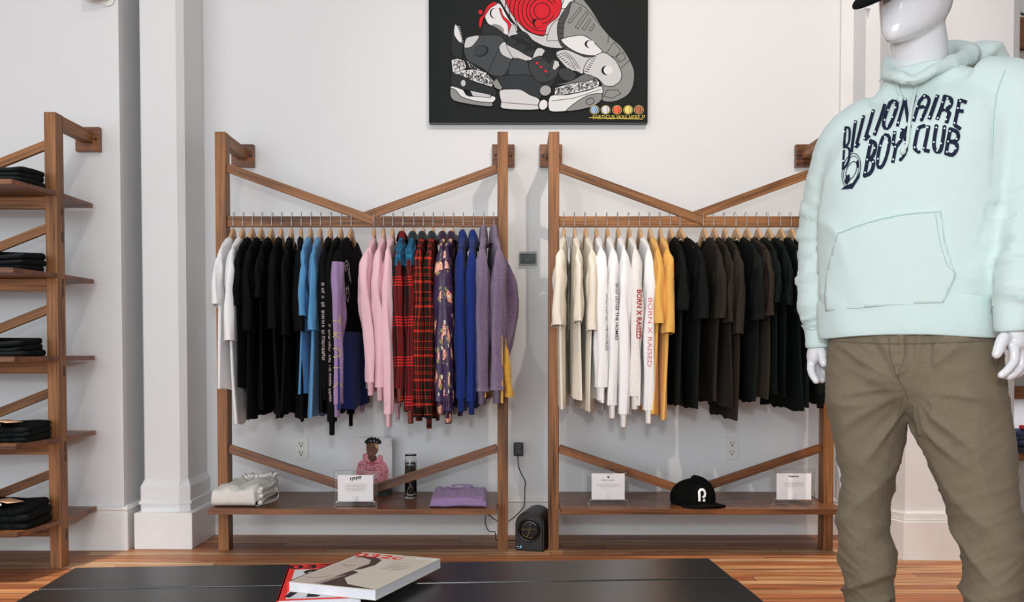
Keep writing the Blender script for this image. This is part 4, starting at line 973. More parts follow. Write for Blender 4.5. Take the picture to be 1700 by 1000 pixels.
# security camera at the top left
p = W(166, -6, 4.02)
t = thing('security_camera', 'small white dome camera with dark lens high on the left wall', 'security camera', (p.x, 4.019, p.z))
b = lathe([(0.0, 0), (0.03, 0), (0.03, 0.008), (0.012, 0.012), (0.012, 0.02), (0.0, 0.02)], 24, cap=False); b.transform(Matrix.Translation((0.032, 0, -0.012)) @ Matrix.Rotation(PI/2, 4, 'X'))
obj('mount', b, M_IVORY, t, smooth=False)
b = lathe([(0.0, -0.05), (0.022, -0.05), (0.029, -0.044), (0.030, 0.0), (0.030, 0.03), (0.024, 0.04), (0, 0.043)], 28, cap=False)
Mc = Matrix.Translation((-0.004, -0.052, -0.003)) @ Matrix.Rotation(math.radians(-100), 4, 'Y') @ Matrix.Rotation(math.radians(12), 4, 'X')
h_ = obj('camera_body', b, plain('white_gloss_plastic', '#e6e3e2', 0.25), t, smooth=True); h_.matrix_local = Mc
b = lathe([(0.0, 0.043), (0.021, 0.041), (0.025, 0.039), (0.026, 0.046), (0.018, 0.048), (0.0, 0.048)], 28, cap=False)
h2 = obj('lens_face', b, plain('lens_black', '#0c0d0e', 0.15), t, smooth=False); h2.matrix_local = Mc
# ------------------------------------------------------------------ things on the two bottom shelves
SZ = 0.1971
M_CARD = plain('card_paper', '#efedee', 0.7)
def sign(px0, px1, Y, label, art, ry=0):
    a, b_ = W(px0, 820, Y), W(px1, 820, Y); w_ = b_.x-a.x; h_ = 0.146
    t = thing('acrylic_sign_holder', label, 'sign holder', ((a.x+b_.x)/2, Y, SZ), ry, 'acrylic sign holders')
    obj('front_panel', box(-w_/2, -0.0065, 0.002, w_/2, -0.0006, h_, 0.0006), M_ACRYL, t)
    obj('back_panel', box(-w_/2, 0.0006, 0.002, w_/2, 0.0065, h_, 0.0006), M_ACRYL, t)
    for sx_ in (-1, 1):
        obj('foot', box(sx_*(w_/2-0.004)-0.003, -0.022, 0, sx_*(w_/2-0.004)+0.003, -0.0068, 0.012, 0.001), M_ACRYL, t)
        for z in (0.018, h_-0.014):
            s_ = lathe([(0, 0), (0.0042, 0), (0.0042, 0.003), (0.003, 0.004), (0, 0.004)], 14, cap=False); s_.transform(Matrix.Translation((sx_*(w_/2-0.0125), -0.0066, z)) @ Matrix.Rotation(PI/2, 4, 'X'))
            obj('standoff_screw', s_, M_STEEL, t)
    cd = obj('card', box(-w_/2+0.017, -0.0005, 0.020, w_/2-0.017, 0.0005, h_-0.017, 0.0), M_CARD, t)
    cd.location = (0, -0.0075, 0)
    fl = Flat(0.00008); art(fl); fl.ell(0, 0.034, 0.0085, 0.0085, '#b0aeb0').ell(0, 0.034, 0.0078, 0.0078, '#efedee').stroke([(-.004, .034), (.004, .034)], .0012, '#c4c2c4')
    fl.build('printed_text', cd, lambda u, v, h: Vector((u, -0.0007-h, v)))
def lines(fl, z0, n, half, dz=0.0052, seed=0):
    rg = random.Random(seed)
    for k in range(n):
        x = -half*rg.uniform(0.85, 1.0); e = -x if k < n-1 else -x*0.8
        if k == n-1: x *= 0.8
        while x < e:
            q = min(e, x+rg.uniform(0.003, 0.010)); fl.stroke([(x, z0-k*dz), (q, z0-k*dz)], 0.0013, '#b5adae'); x = q+0.0013
def art1(fl):
    B = '#151313'
    for k, (x, y) in enumerate(((-.021,.113),(-.013,.114),(-.005,.1155),(.003,.117),(.011,.1185),(.018,.120))):
        fl.stroke([(x, y-.006-(k % 2)*.003), (x+.001, y+.004)], .0035, B); fl.stroke([(x, y+.003), (x+.006, y+.0045)], .0028, B)
        if k % 2: fl.stroke([(x+.001, y-.001), (x+.006, y)], .0025, B)
    lines(fl, 0.092, 6, 0.048, seed=1)
def art2(fl):
    fl.poly([(-.004,.112),(.002,.109),(.006,.113),(.001,.118),(-.003,.117)], '#151313').stroke([(-.002,.118),(-.005,.126)], .0006, '#8a8688').stroke([(.003,.118),(.005,.127)], .0006, '#8a8688')
    fl.text('BORN X RAISED', 0, 0.101, 0.0075, '#4a4446', 0.0, 0, 1.0); lines(fl, 0.085, 3, 0.050, seed=2)
def art3(fl):
    fl.text('Paterson.', 0, 0.117, 0.0115, '#151012', 0.035); lines(fl, 0.092, 4, 0.045, seed=3)
sign(554.5, 627, 3.93, 'clear acrylic sign holder with slanted black logo card on the left rack shelf', art1)
sign(975, 1043.5, 3.98, 'clear acrylic sign holder reading BORN X RAISED at the left of the right rack shelf', art2)
sign(1281.5, 1352.5, 3.98, 'clear acrylic sign holder reading Paterson. beside the mannequin', art3)
# leaning portrait print on a black stand
a, b_ = W(585, 760, 4.27), W(651, 760, 4.27); pwid = b_.x-a.x; zt = W(600, 727, 4.27).z; zb = W(600, 812, 4.27).z
t = thing('portrait_print', 'portrait print of a person with short locs in a pink hoodie, behind the acrylic sign', 'print', ((a.x+b_.x)/2, 4.27, SZ))
zb -= SZ; zt -= SZ
obj('board', box(-pwid/2, -0.002, zb, pwid/2, 0.002, zt, 0.0005), plain('print_paper', '#d9d2d3', 0.5), t)
obj('stand', box(-0.022, -0.075, 0, 0.082, 0.055, 0.036, 0.002), M_BLACKP, t)
fl = Flat(0.0001); hh = zt-zb; U = lambda x, y: (x/410-0.5, 1-y/505.0)     # art pixels 410 x 505
def pp(L_): return [((x/410-0.5)*pwid, zb+hh*(1-y/(505*1.07))) for x, y in L_]
SK, PK, PD, HR = '#6e4a3c', '#d68a92', '#a85560', '#1c1818'
fl.poly(pp([(40,505),(42,330),(60,260),(110,230),(180,215),(290,220),(340,260),(372,330),(372,420),(345,540),(40,540)]), PK)
fl.poly(pp([(108,220),(110,180),(150,155),(190,215),(210,262),(250,250),(270,180),(310,190),(318,230),(290,270),(210,285),(150,270)]), PD).poly(pp([(115,215),(118,185),(150,165),(170,200),(190,240),(170,262),(130,240)]), PK).poly(pp([(312,225),(305,195),(272,190),(262,225),(235,258),(280,262)]), PK)
fl.poly(pp([(160,180),(250,190),(252,235),(205,265),(165,225)]), '#5a3a30')
fl.poly(pp([(148,60),(200,40),(262,60),(272,110),(262,150),(235,190),(205,205),(165,190),(150,150),(144,110)]), SK)
fl.poly(pp([(232,60),(268,70),(272,115),(262,120),(240,100)]), '#b59a72')
for x, y, r in ((150,30,16),(170,15,18),(200,8,20),(235,10,18),(265,20,18),(285,35,14),(140,45,12),(155,50,14),(180,42,14),(210,36,14),(240,40,14),(270,50,14),(292,50,9)): fl.poly(pp([(x+r*math.cos(k)*(1+.3*(k % 2)), y+5+r*math.sin(k)*(1+.3*(k % 2))) for k in range(0, 7)]), HR)
for q in (((160,98),(182,94)),((205,100),(235,104))): fl.stroke(pp(q), .0018, HR)
fl.stroke(pp([(162,107),(180,107)]), .0016, '#2c1a16').stroke(pp([(210,111),(232,112)]), .0016, '#2c1a16').stroke(pp([(192,105),(186,135),(200,138)]), .001, '#4a2e26').poly(pp([(172,158),(190,152),(208,158),(192,168)]), '#8f5a52')
for q in (((150,250),(145,340)),((222,270),(228,340))): fl.stroke(pp(q), .0016, '#2a1c20')
rg = random.Random(4)
for _ in range(60):
    x, y = rg.uniform(60, 350), rg.uniform(260, 500); k = rg.uniform(0, 6.28)
    fl.stroke(pp([(x, y), (x+12*math.cos(k), y+12*math.sin(k)), (x+12*math.cos(k+1.6), y+14*math.sin(k+1.6))]), .0014, '#4a2229')
cxx, cyy = pp([(368, 52)])[0]; fl.ell(cxx, cyy, .017, .017, '#f0ecec').ell(cxx, cyy, .0155, .0155, '#d9d2d3')
for d in (-.006, 0, .006): fl.stroke([(cxx+d, cyy+.008), (cxx+d, cyy-.006)], .0016, '#f0ecec')
fl.build('printed_portrait', t, lambda u, v, h: Vector((u, -0.0024-h, v)))
fl = Flat(0.0001); fl.stroke([(-.018, .026), (.014, .026), (.020, .020)], .003, '#c2a66a').stroke([(-.010, .016), (.002, .016)], .006, '#c2a66a').build('gold_trim', t, lambda u, v, h: Vector((u+.02, -0.0754-h, v)))
# glass candle
p = W(682, 815, 4.14)
t = thing('glass_candle', 'tall black candle in a clear glass jar with white line drawing', 'candle', (p.x, 4.14, SZ))
r_ = 0.026; hc = W(682, 755, 4.14).z-SZ
pr = [(0, 0.0), (r_*0.92, 0.0), (r_, 0.004), (r_, hc-0.028), (r_*0.94, hc-0.020), (r_*0.94, hc-0.006), (r_, hc), (r_-0.002, hc+0.001), (r_*0.87, hc-0.008), (r_*0.87, hc-0.02), (r_*0.90, hc-0.03), (r_*0.90, 0.008), (0, 0.007)]
obj('glass_jar', lathe(pr, 36, cap=False), M_GLASS, t, smooth=True)
obj('wax', lathe([(0, 0.0085), (r_*0.89, 0.0085), (r_*0.89, hc-0.034), (0.003, hc-0.034), (0, hc-0.034)], 32, cap=False), plain('black_wax', '#121314', 0.4), t, smooth=False)
fl = Flat(0.0001); X_ = '#d6d9da'
fl.stroke([(-1.0, hc-.042), (1.0, hc-.042), (1.0, .018), (-1.0, .018)], .0022, X_, True)
for q in (((-.95,.125),(-.3,.09),(.1,.06),(.6,.045)), ((-.3,.09),(.1,.105),(.3,.10)), ((.1,.06),(-.5,.045),(-.9,.03)), ((.3,.10),(.0,.11),(.2,.118),(.5,.105),(.3,.09)), ((.0,.04),(.2,.03),(.1,.022))):
    fl.stroke([(x, y) for x, y in q], .0016, X_)
for i, it in enumerate(fl.items): pass
fl.build('label_drawing', t, lambda u, v, h: Vector(((r_+0.0004+h)*math.sin(u*0.62), -(r_+0.0004+h)*math.cos(u*0.62), v)), cell=0.15)
# folded garments
def fold_stack(name, label, cat, x0, x1, y0, y1, z, hh, layers, mat, seed, group=None, skew=0.0, sag=0.15, rz=0, tags=None):
    """a garment folded into soft rounded layers: each layer a rounded slab with a fold at the front"""
    rg = random.Random(seed); cx, cy = (x0+x1)/2, (y0+y1)/2; hx, hy = (x1-x0)/2, (y1-y0)/2
    t = thing(name, label, cat, (cx, cy, z), rz, group); lh = hh/layers
    for L_ in range(layers):
        z0 = L_*lh; e = rg.uniform(-0.006, 0.004); rings = []; n = 26; m = 40
        for i in range(n+1):
            a = -PI/2+PI*i/n; rr = max(0.0, math.cos(a)); zz = (math.sin(a)+1)/2*lh*1.06
            r = []
            for k in range(m):
                th = 2*PI*k/m; c, s = math.cos(th), math.sin(th)
                px = sgnp(c, 0.22)*(hx+e)*(1-0.5*(1-rr**0.45)*lh/hx*1.6); py = sgnp(s, 0.22)*(hy+e)*(1-0.5*(1-rr**0.45)*lh/hy*1.6)
                u, v = px/hx, py/hy
                dz = sag*hh*(z0+zz)/hh*(0.6*u*u*0.5+0.25*v-0.1+0.35*noise.noise(Vector((u*1.6+seed, v*1.6, L_*0.6))))
                px += 0.004*noise.noise(Vector((u*3, v*3, zz*30+L_*3+seed)))+skew*v*hx*0.2
                if rr < 0.02 and True: pass
                py += 0.004*noise.noise(Vector((u*3+9, v*3, zz*30+L_*3+seed)))
                f = max(0.0, rr)**0.35 if rr > 1e-4 else 0.0
                r.append(Vector((px*(0.001 if f == 0 else 1)*1.0, py*(0.001 if f == 0 else 1), z0+zz+dz*(0 if z0+zz < 0.001 else 1))))
            rings.append(r)
        bm = loft(rings, True, True)
        for v in bm.verts: v.co.z = max(v.co.z, 0.0002)
        obj('folded_layer', bm, mat, t, smooth=True)
    return t
def p3(px, py, Y): return W(px, py, Y)
def soft_block(t, name, w_, dep, hf, hb, mat, seed, rnd=0.5, skew=0.0, n=40, m=48, wr=0.004):
    """one folded bulk of cloth: rounded fold at the front (-y), lower or higher back"""
    rings = []
    for i in range(n):
        u = i/(n-1)*2-1; e = min(1.0, (1-abs(u))*7)**0.5; r = []
        for k in range(m):
            a = 2*PI*k/m; c, s_ = math.cos(a), math.sin(a)
            y = sgnp(c, 0.5); zz = 0.5+0.5*sgnp(s_, 0.55)
            h = hb+(hf-hb)*(0.5-0.5*y)
            q = noise.noise(Vector((u*2+seed, y*1.5, zz)))
            z = zz*h*(0.35+0.65*e) + (wr*2.2*q+wr*noise.noise(Vector((u*6+seed, y*4, 2))))*zz*1.5
            r.append(Vector((u*w_/2*(0.94+0.06*e)+skew*y*dep+wr*q, y*dep/2*(0.93+0.07*e), max(z, 0.0003))))
        rings.append(r)
    return obj(name, loft(rings, True, True), mat, t, smooth=True)
M_CRM = cloth('cream_fleece', '#e2ded6', 0.03)
xa, xb = W(357, 835, 3.90).x, W(436, 835, 3.90).x
t = thing('folded_sweatshirt', 'cream folded sweatshirt with gathered edge at the left end of the left rack shelf', 'folded top', ((xa+xb)/2, 4.0, SZ))
soft_block(t, 'folded_body', xb-xa, 0.22, 0.080, 0.095, M_CRM, 3, skew=0.10, wr=0.006)
wd2 = (xb-xa)/2
for q in range(4):      # edges of the folded layers at the open right end
    z0 = 0.014+0.019*q; P = [Vector((wd2-0.016+0.004*(q % 2)-0.10*0.22*0.0+0.02*(v-0.0)*0.9, -0.085+0.185*v, z0+0.010*math.sin(v*3+q)+0.012*v)) for v in [j/15 for j in range(16)]]
    obj('fold_edge', add_tube(bmesh.new(), P, [0.0095-0.0015*(j % 3)*0.3 for j in range(16)], 12), M_CRM, t, smooth=True)
pts = [Vector((-0.03+0.14*k/27, 0.080+0.006*math.sin(k*2.1), 0.100+0.004*math.sin(k*1.7)+0.012*k/27)) for k in range(28)]
obj('gathered_cuff', add_tube(bmesh.new(), pts, [0.0095+0.0035*math.sin(k*2.6) for k in range(28)], 12), M_CRM, t, smooth=True)
xa, xb = W(710, 838, 3.90).x, W(811, 838, 3.90).x
t = thing('folded_t_shirt', 'lilac t-shirt folded flat, at the right end of the left rack shelf', 'folded t-shirt', ((xa+xb)/2, 4.0, SZ))
soft_block(t, 'folded_body', xb-xa, 0.22, 0.026, 0.050, FAB['lilac'], 8, wr=0.004)
soft_block(t, 'folded_hem', (xb-xa)*0.97, 0.205, 0.040, 0.062, FAB['lilac'], 12, wr=0.004)
nk = []
for k in range(28):
    a = 2*PI*k/28; nk.append(Vector((0.008+0.043*math.cos(a), 0.062+0.020*math.sin(a), 0.0635+0.004*math.sin(a))))
rings = [[p_+Vector((0, 0, 0.003*math.sin(2*PI*j/6)))+(p_-Vector((0.008, 0.062, p_.z))).normalized()*0.005*math.cos(2*PI*j/6) for j in range(6)] for p_ in nk]; rings.append(rings[0])
obj('neckband', loft(rings), FAB['lilac'], t, smooth=True)
# black cap with white letter
def cap_mesh(parent, mat, rz):
    R = Matrix.Rotation(rz, 4, 'Z'); rings = []
    for z, rx_, ry_, oy in spline([(0.0, .088, .098, 0), (0.02, .090, .100, 0), (0.045, .088, .096, .0), (0.072, .076, .080, .0), (0.092, .055, .058, .0), (0.104, .030, .032, 0), (0.108, .006, .006, 0)], 22):
        r = []
        for k in range(48):
            a = 2*PI*k/48; q = 1+0.012*math.cos(6*a)-0.02*max(0, math.sin(a))*z/0.1
            r.append(Vector((rx_*q*math.cos(a), ry_*q*math.sin(a)+oy, z*(1+0.08*math.sin(a+2.6)))))
        rings.append(r)
    bm = loft(rings, False, True); bm.transform(R); obj('crown', bm, mat, parent, smooth=True)
    bm = bmesh.new(); n, m = 14, 26; G = []
    for s_ in (0, 1):
        g = []
        for i in range(n):
            u = i/(n-1); row = []
            for j in range(m):
                a = math.radians(-160+140*j/(m-1)); c, s = math.cos(a), math.sin(a)
                w_ = math.sin(math.radians(180*j/(m-1)))**0.55
                rr = 0.094+0.062*u*w_; zz = 0.006-0.022*u*(c*c)*0.9+0.010*(1-abs(c))*0.4 - (0.003 if s_ else 0)
                row.append(bm.verts.new((rr*c*0.93, rr*s, max(zz, -0.004))))
            g.append(row)
        G.append(g)
    for s_ in (0, 1):
        for i in range(n-1):
            for j in range(m-1): bm.faces.new((G[s_][i][j], G[s_][i][j+1], G[s_][i+1][j+1], G[s_][i+1][j]))
    for j in range(m-1): bm.faces.new((G[0][-1][j], G[0][-1][j+1], G[1][-1][j+1], G[1][-1][j]))
    bmesh.ops.recalc_face_normals(bm, faces=bm.faces); bm.transform(R); obj('brim', bm, mat, parent, smooth=True)
    b = lathe([(0, 0.105), (0.007, 0.106), (0.007, 0.110), (0, 0.113)], 16, cap=False); obj('button', b, mat, parent, smooth=True)
M_CAPB = cloth('black_cotton_twill', '#0b0d0c', 0.3, 300, sheen=0.0, spec=0.1)
p = W(1150, 838, 3.985)
capo = thing('baseball_cap', 'black baseball cap with a white letter P on the right rack shelf', 'cap', (p.x, 3.99, SZ+0.0045))
cap_mesh(capo, M_CAPB, math.radians(28))
cr = [o_ for o_ in C.objects if o_.parent == capo and o_.name.startswith('crown')][0]; tt = bvh_of(cr)
fl = Flat(0.0002); WC = '#efeef0'
P = [(-.0125,-.026),(-.0125,.008)]+[(-.0125+.0125*(1-math.cos(a))*1.0, .008+.0125*math.sin(a)) for a in [PI*k/10 for k in range(1, 11)]]+[(.0125,.004),(.010,-.006),(.001,-.010)]
fl.stroke(P, .0095, WC).ell(.007,-.022,.0058,.0058,WC,n=18)
def cfn(u, v, h):
    hit = tt.ray_cast(Vector((0.022+u, -1, 0.047+v)), Vector((0, 1, 0)))
    return hit[0]+Vector((0, -0.0012-h, 0)) if hit[0] is not None else None
fl.build('letter_patch', capo, cfn, cell=0.006)
# black wireless speaker on the floor between the racks
p = W(878, 917, 3.99)
t = thing('speaker', 'black arch-topped speaker standing on the floor between the racks', 'speaker', (W(886, 917, 4.06).x, 4.06, 0), math.radians(-14))
def arch(w_, h_, y0, y1, bev=0.006, n=20):
    P = [(-w_/2, 0), (w_/2, 0), (w_/2, h_-w_/2)]+[(w_/2*math.cos(PI*k/n), h_-w_/2+w_/2*math.sin(PI*k/n)) for k in range(1, n)]+[(-w_/2, h_-w_/2)]
    bm = bmesh.new(); A = [bm.verts.new((x, y0, z)) for x, z in P]; B = [bm.verts.new((x, y1, z)) for x, z in P]; m = len(P)
    bm.faces.new(A); bm.faces.new(B[::-1])
    for i in range(m): bm.faces.new((A[i], B[i], B[(i+1) % m], A[(i+1) % m]))
    bmesh.ops.recalc_face_normals(bm, faces=bm.faces)
    es = [e for e in bm.edges if abs(e.verts[0].co.y-e.verts[1].co.y) < 1e-6 or (e.verts[0].co.z < 1e-5 and e.verts[1].co.z < 1e-5)]
    bmesh.ops.bevel(bm, geom=es, offset=bev, segments=3, affect='EDGES'); return bm
obj('housing', arch(0.122, 0.168, -0.085, 0.095), M_BLACKP, t)
b = lathe([(0.041, 0.0), (0.050, 0.0), (0.050, 0.002), (0.046, 0.006), (0.042, 0.002)], 40, cap=False); b.transform(Matrix.Translation((0, -0.085, 0.090)) @ Matrix.Rotation(PI/2, 4, 'X'))
obj('ring', b, plain('gloss_black', '#0d0e10', 0.12), t, smooth=True)
b = lathe([(0.0, 0.001), (0.034, 0.0025), (0.041, 0.001), (0.041, 0.0), (0, 0)], 40, cap=False); b.transform(Matrix.Translation((0, -0.085, 0.090)) @ Matrix.Rotation(PI/2, 4, 'X'))
obj('speaker_cone', b, plain('gloss_black', '#0d0e10', 0.12), t, smooth=True)
fl = Flat(0.0001); GD = '#a8924e'
for k in range(9): fl.stroke([(-.030+.0066*k, .0915+.0004*k), (-.026+.0066*k, .0918+.0004*k)], .0016, GD)
fl.stroke([(.003,.118),(.004,.094)], .0014, '#8d7e66').stroke([(.004,.093),(-.008,.060)], .0014, GD).stroke([(-.029,.076),(-.022,.066),(-.008,.058)], .0013, GD).stroke([(0,.057),(.010,.057),(.016,.060)], .0013, GD)
fl.build('dial_markings', t, lambda u, v, h: Vector((u, -0.0885-h, v)))
fl = Flat(0.0001); fl.ell(-.036,.018,.0048,.0048,'#7fc4ea',n=20).stroke([(-.055,.018),(-.044,.018)], .0026, '#d6d8d8').stroke([(-.050,.0105),(-.036,.0105)], .0012, '#9a9c9c')
fl.build('maker_label', t, lambda u, v, h: Vector((u, -0.0854-h, v)))
# folded jeans on the left shelving unit
M_TAGP = plain('paper_tag', '#c9a07e', 0.7); M_TAGW = plain('pale_label', '#cfcac4', 0.7)
names_ = ['top', 'second', 'third', 'fourth', 'lowest']
for k, (z, pyt, sd) in enumerate(zip(SHZ, (275, 421, 563, 708, 833), (1, 2, 3, 4, 5))):
    hh = (0.060, 0.055, 0.056, 0.060, 0.085)[k]; xr = W((76, 77, 73, 80, 80)[k], 500, 3.62).x
    t = fold_stack('folded_jeans', 'folded dark denim jeans on the %s shelf of the left shelving unit' % names_[k], 'folded jeans', xr-0.30, xr-0.006, 3.455, 3.655, z, hh, 3, FAB['denimdark'], 20+k, 'folded jeans on the left shelves', sag=0.55)
    if k in (2, 3, 4):
        for q in range(2 if k > 2 else 1):
            b = box(-0.030, -0.045, 0, 0.030, 0.045, 0.0015, 0.0003)
            o_ = obj('waist_label', b, (M_TAGW, M_TAGP)[q], t); o_.location = (0.02+0.05*q, -0.10+0.02*q, hh*1.10+0.008+0.002*q); o_.rotation_euler = (0.05, 0.22*(1-q), 0.5+0.5*q)
# right wall niche: shelves lit, shoes, plant
nx0 = rx+0.045; nx1 = 3.4; ny = 4.30
t = thing('wall_shelf_unit', 'brown wooden wall shelves with white back at the right edge of the picture', 'shelf unit', ((nx0+nx1)/2, 4.2, 0))
o = Vector(t.location)
YF = 4.02
def zof(py, Y=YF): return W(1690, py, Y).z
def nb(name, z0, z1, y0, y1, m): return obj(name, box(nx0+0.002-o.x, y0-o.y, z0, nx1-o.x, y1-o.y, z1, 0.002), m, t)
nb('shelf_board', zof(79), zof(28), YF, 4.32, M_OAKD); nb('shelf_board', zof(663), zof(643), YF, 4.32, M_OAKD); nb('shelf_board', zof(765), zof(752), YF, 4.32, M_OAKD); nb('plinth_board', 0.0, zof(857), YF, 4.32, M_OAKD)
nb('back_panel', zof(857), 2.9, 4.33, 4.355, plain('white_laminate', '#e9e9ea', 0.4))
nb('lower_panel', zof(856), zof(766), YF+0.03, YF+0.05, plain('grey_laminate', '#a5a29c', 0.5))
nb('middle_panel', zof(642), zof(560), YF+0.03, YF+0.05, plain('grey_laminate', '#a5a29c', 0.5))
nb('upper_panel', zof(300), zof(80), YF+0.03, YF+0.05, plain('grey_laminate', '#a5a29c', 0.5))
lt = bpy.data.lights.new('shelf_strip_light', 'AREA'); lt.shape = 'RECTANGLE'; lt.size = 1.0; lt.size_y = 0.03; lt.energy = 2.2; lt.color = (0.93, 0.95, 1)
lo = bpy.data.objects.new('shelf_strip_light', lt); C.objects.link(lo); lo.location = ((nx0+nx1)/2-0.15, 4.2, zof(663)-0.01)
def shoe(x, y, z, rz, label, mirror=1):
    t = thing('sneaker', label, 'shoe', (x, y, z), rz, 'dark blue sneakers on the right shelf')
    rings = []
    for s_, w_, h0, h1 in spline([(0, .030, .022, .085), (0.05, .036, .022, .088), (0.10, .036, .022, .078), (0.15, .038, .022, .062), (0.20, .043, .022, .048), (0.25, .038, .022, .040), (0.285, .018, .022, .030)], 20):
        rings.append([Vector((s_, mirror*w_*math.cos(2*PI*k/24)*(1 if math.sin(2*PI*k/24) < 0 else 0.8), h0+(h1-h0)*(0.5+0.5*math.sin(2*PI*k/24)))) for k in range(24)])
    obj('upper', loft(rings, True, True), plain('navy_suede', '#1a2140', 0.8), t, smooth=True)
    P = [(s_, w_) for s_, w_ in spline([(-.006, .018), (.0, .033), (.06, .038), (.12, .037), (.2, .045), (.26, .038), (.292, .012)], 20)]
    obj('sole', prism(P+[(a, -b) for a, b in P[::-1]], 0, 0.024, 0.003), plain('sole_rubber', '#2a2c33', 0.6), t)
    for k in range(4):
        obj('lace', add_tube(bmesh.new(), [Vector((0.10+0.024*k, -0.020, 0.080-0.009*k)), Vector((0.112+0.024*k, 0, 0.086-0.009*k)), Vector((0.10+0.024*k, 0.020, 0.080-0.009*k))], 0.0028, 8), plain('lace_cord', '#101322', 0.8), t, smooth=True)
    obj('tongue_label', box(0.055, -0.018, 0.088, 0.085, 0.018, 0.104, 0.002), plain('red_label', '#c8202c', 0.6), t)
shz = zof(752)
shoe(nx0+0.045, 4.20, shz+0.0005, math.radians(-62), 'navy sneaker with red tongue label, left one on the lit right shelf')
shoe(nx0+0.165, 4.22, shz+0.0005, math.radians(-62), 'navy sneaker with red tongue label, right one on the lit right shelf', -1)
# small plant on the upper shelf
pz = zof(28); t = thing('potted_plant', 'small green plant on the upper right shelf at the picture edge', 'plant', (nx0+0.10, 4.15, pz+0.0005))
obj('pot', lathe([(0, 0), (0.035, 0), (0.045, 0.07), (0.041, 0.07), (0.036, 0.06), (0, 0.06)], 24, cap=False), M_IVORY, t)
rg = random.Random(11); ML = plain('plant_leaf', '#7e9a6a', 0.5)
for k in range(16):
    a = rg.uniform(0, 6.28); ln = rg.uniform(0.07, 0.13); el = rg.uniform(0.2, 1.2); bm = bmesh.new(); L_ = []
    for j in range(8):
        u = j/7; w_ = 0.011*math.sin(PI*min(1, u*0.95+0.05)); r = ln*u*math.cos(el)
        L_.append([bm.verts.new(((r)*math.cos(a)-s*w_*math.sin(a), (r)*math.sin(a)+s*w_*math.cos(a), 0.06+ln*math.sin(el)*u-0.05*u*u)) for s in (-1, 0, 1)])
    for j in range(7):
        for s in (0, 1): bm.faces.new((L_[j][s], L_[j][s+1], L_[j+1][s+1], L_[j+1][s]))
    obj('leaf', bm, ML, t, smooth=True)

# ------------------------------------------------------------------ low black table with two magazines
TZ = 0.34
def tp(px, py):    # point of the table top seen at a pixel
    r = ray(px, py); k = (TZ-CAMZ)/r.z; return Vector((0, 0, CAMZ))+r*k
A1, A2, A3, A4 = tp(125, 942.6), tp(1176, 927), tp(1212, 962), tp(57, 978.5)
M_BLKW = wood('black_stained_wood', '#1d1e1c', '#080808', 0.33, contrast=0.8, coat=0.35)
vx = (A2-A1).normalized(); vy = Vector((-vx.y, vx.x, 0)); ang = math.atan2(vx.y, vx.x); Lx = (A2-A1).length; pd = (A1-A4).dot(vy)
t = thing('coffee_table', 'long low black-stained wooden plank table in the foreground', 'table', (A1.x, A1.y, 0), ang)
obj('top_plank', box(0, -pd, TZ-0.03, Lx, 0, TZ, 0.002), M_BLKW, t)
B1, B2 = tp(42, 984), tp(1217, 965.5)
rot = Matrix.Rotation(-ang, 3, 'Z'); b1 = rot @ (B1-A1); b2 = rot @ (B2-A1)
for k in range(3):
    y1 = -pd-0.010-k*(pd+0.010); obj('top_plank', box(-0.003, y1-pd, TZ-0.03, Lx+0.003, y1, TZ, 0.002), M_BLKW, t)
for x in (0.08, Lx-0.08):
    for y in (-0.06, -4*pd+0.02): obj('leg', box(x-0.025, y-0.025, 0, x+0.025, y+0.025, TZ-0.0305, 0.002), M_BLKW, t)
obj('apron', box(0.06, -4*pd+0.04, TZ-0.09, Lx-0.06, -0.04, TZ-0.0305, 0.002), M_BLKW, t)
M_PAGE = plain('page_edges', '#dcdbe0', 0.7, 0, 0.12, 300)
def magazine(corners, z0, th, label, spine, art, name='magazine', face=None):
    """corners: pixels of back-left, back-right, front-right, front-left of the cover"""
    def q(px, py):
        r = ray(px, py); k = (z0+th-CAMZ)/r.z; return Vector((0, 0, CAMZ))+r*k
    bl, br, fl_ = q(*corners[0]), q(*corners[1]), q(*corners[3])
    ux = (br-bl); ln = 0.205; ux = ux.normalized(); uy = Vector((-ux.y, ux.x, 0)); h = (bl-fl_).dot(uy)
    wd = (br-bl).length
    t = thing(name, label, 'magazine', (bl.x, bl.y, z0), math.atan2(ux.y, ux.x), 'magazines on the black table')
    bm = bmesh.new(); n = 12; 
    obj('pages', box(0.003, -h+0.001, 0.0006, wd-0.001, -0.001, th-0.0006, 0.0004), M_PAGE, t)
    obj('cover', box(0, -h, th-0.0006, wd, 0, th, 0.0), inkmat(face or spine), t)
    obj('back_cover', box(0, -h, 0, wd, 0, 0.0006, 0.0), inkmat(face or spine), t)
    obj('spine', box(-0.0005, -h, 0.0, 0.003, 0, th, 0.0), inkmat(spine), t)
    f = Flat(0.00002); art(f, wd, h); f.build('cover_print', t, lambda u, v, hh: Vector((u, v, th+0.0001+hh)))
    return wd, h
RDM = '#e8342f'
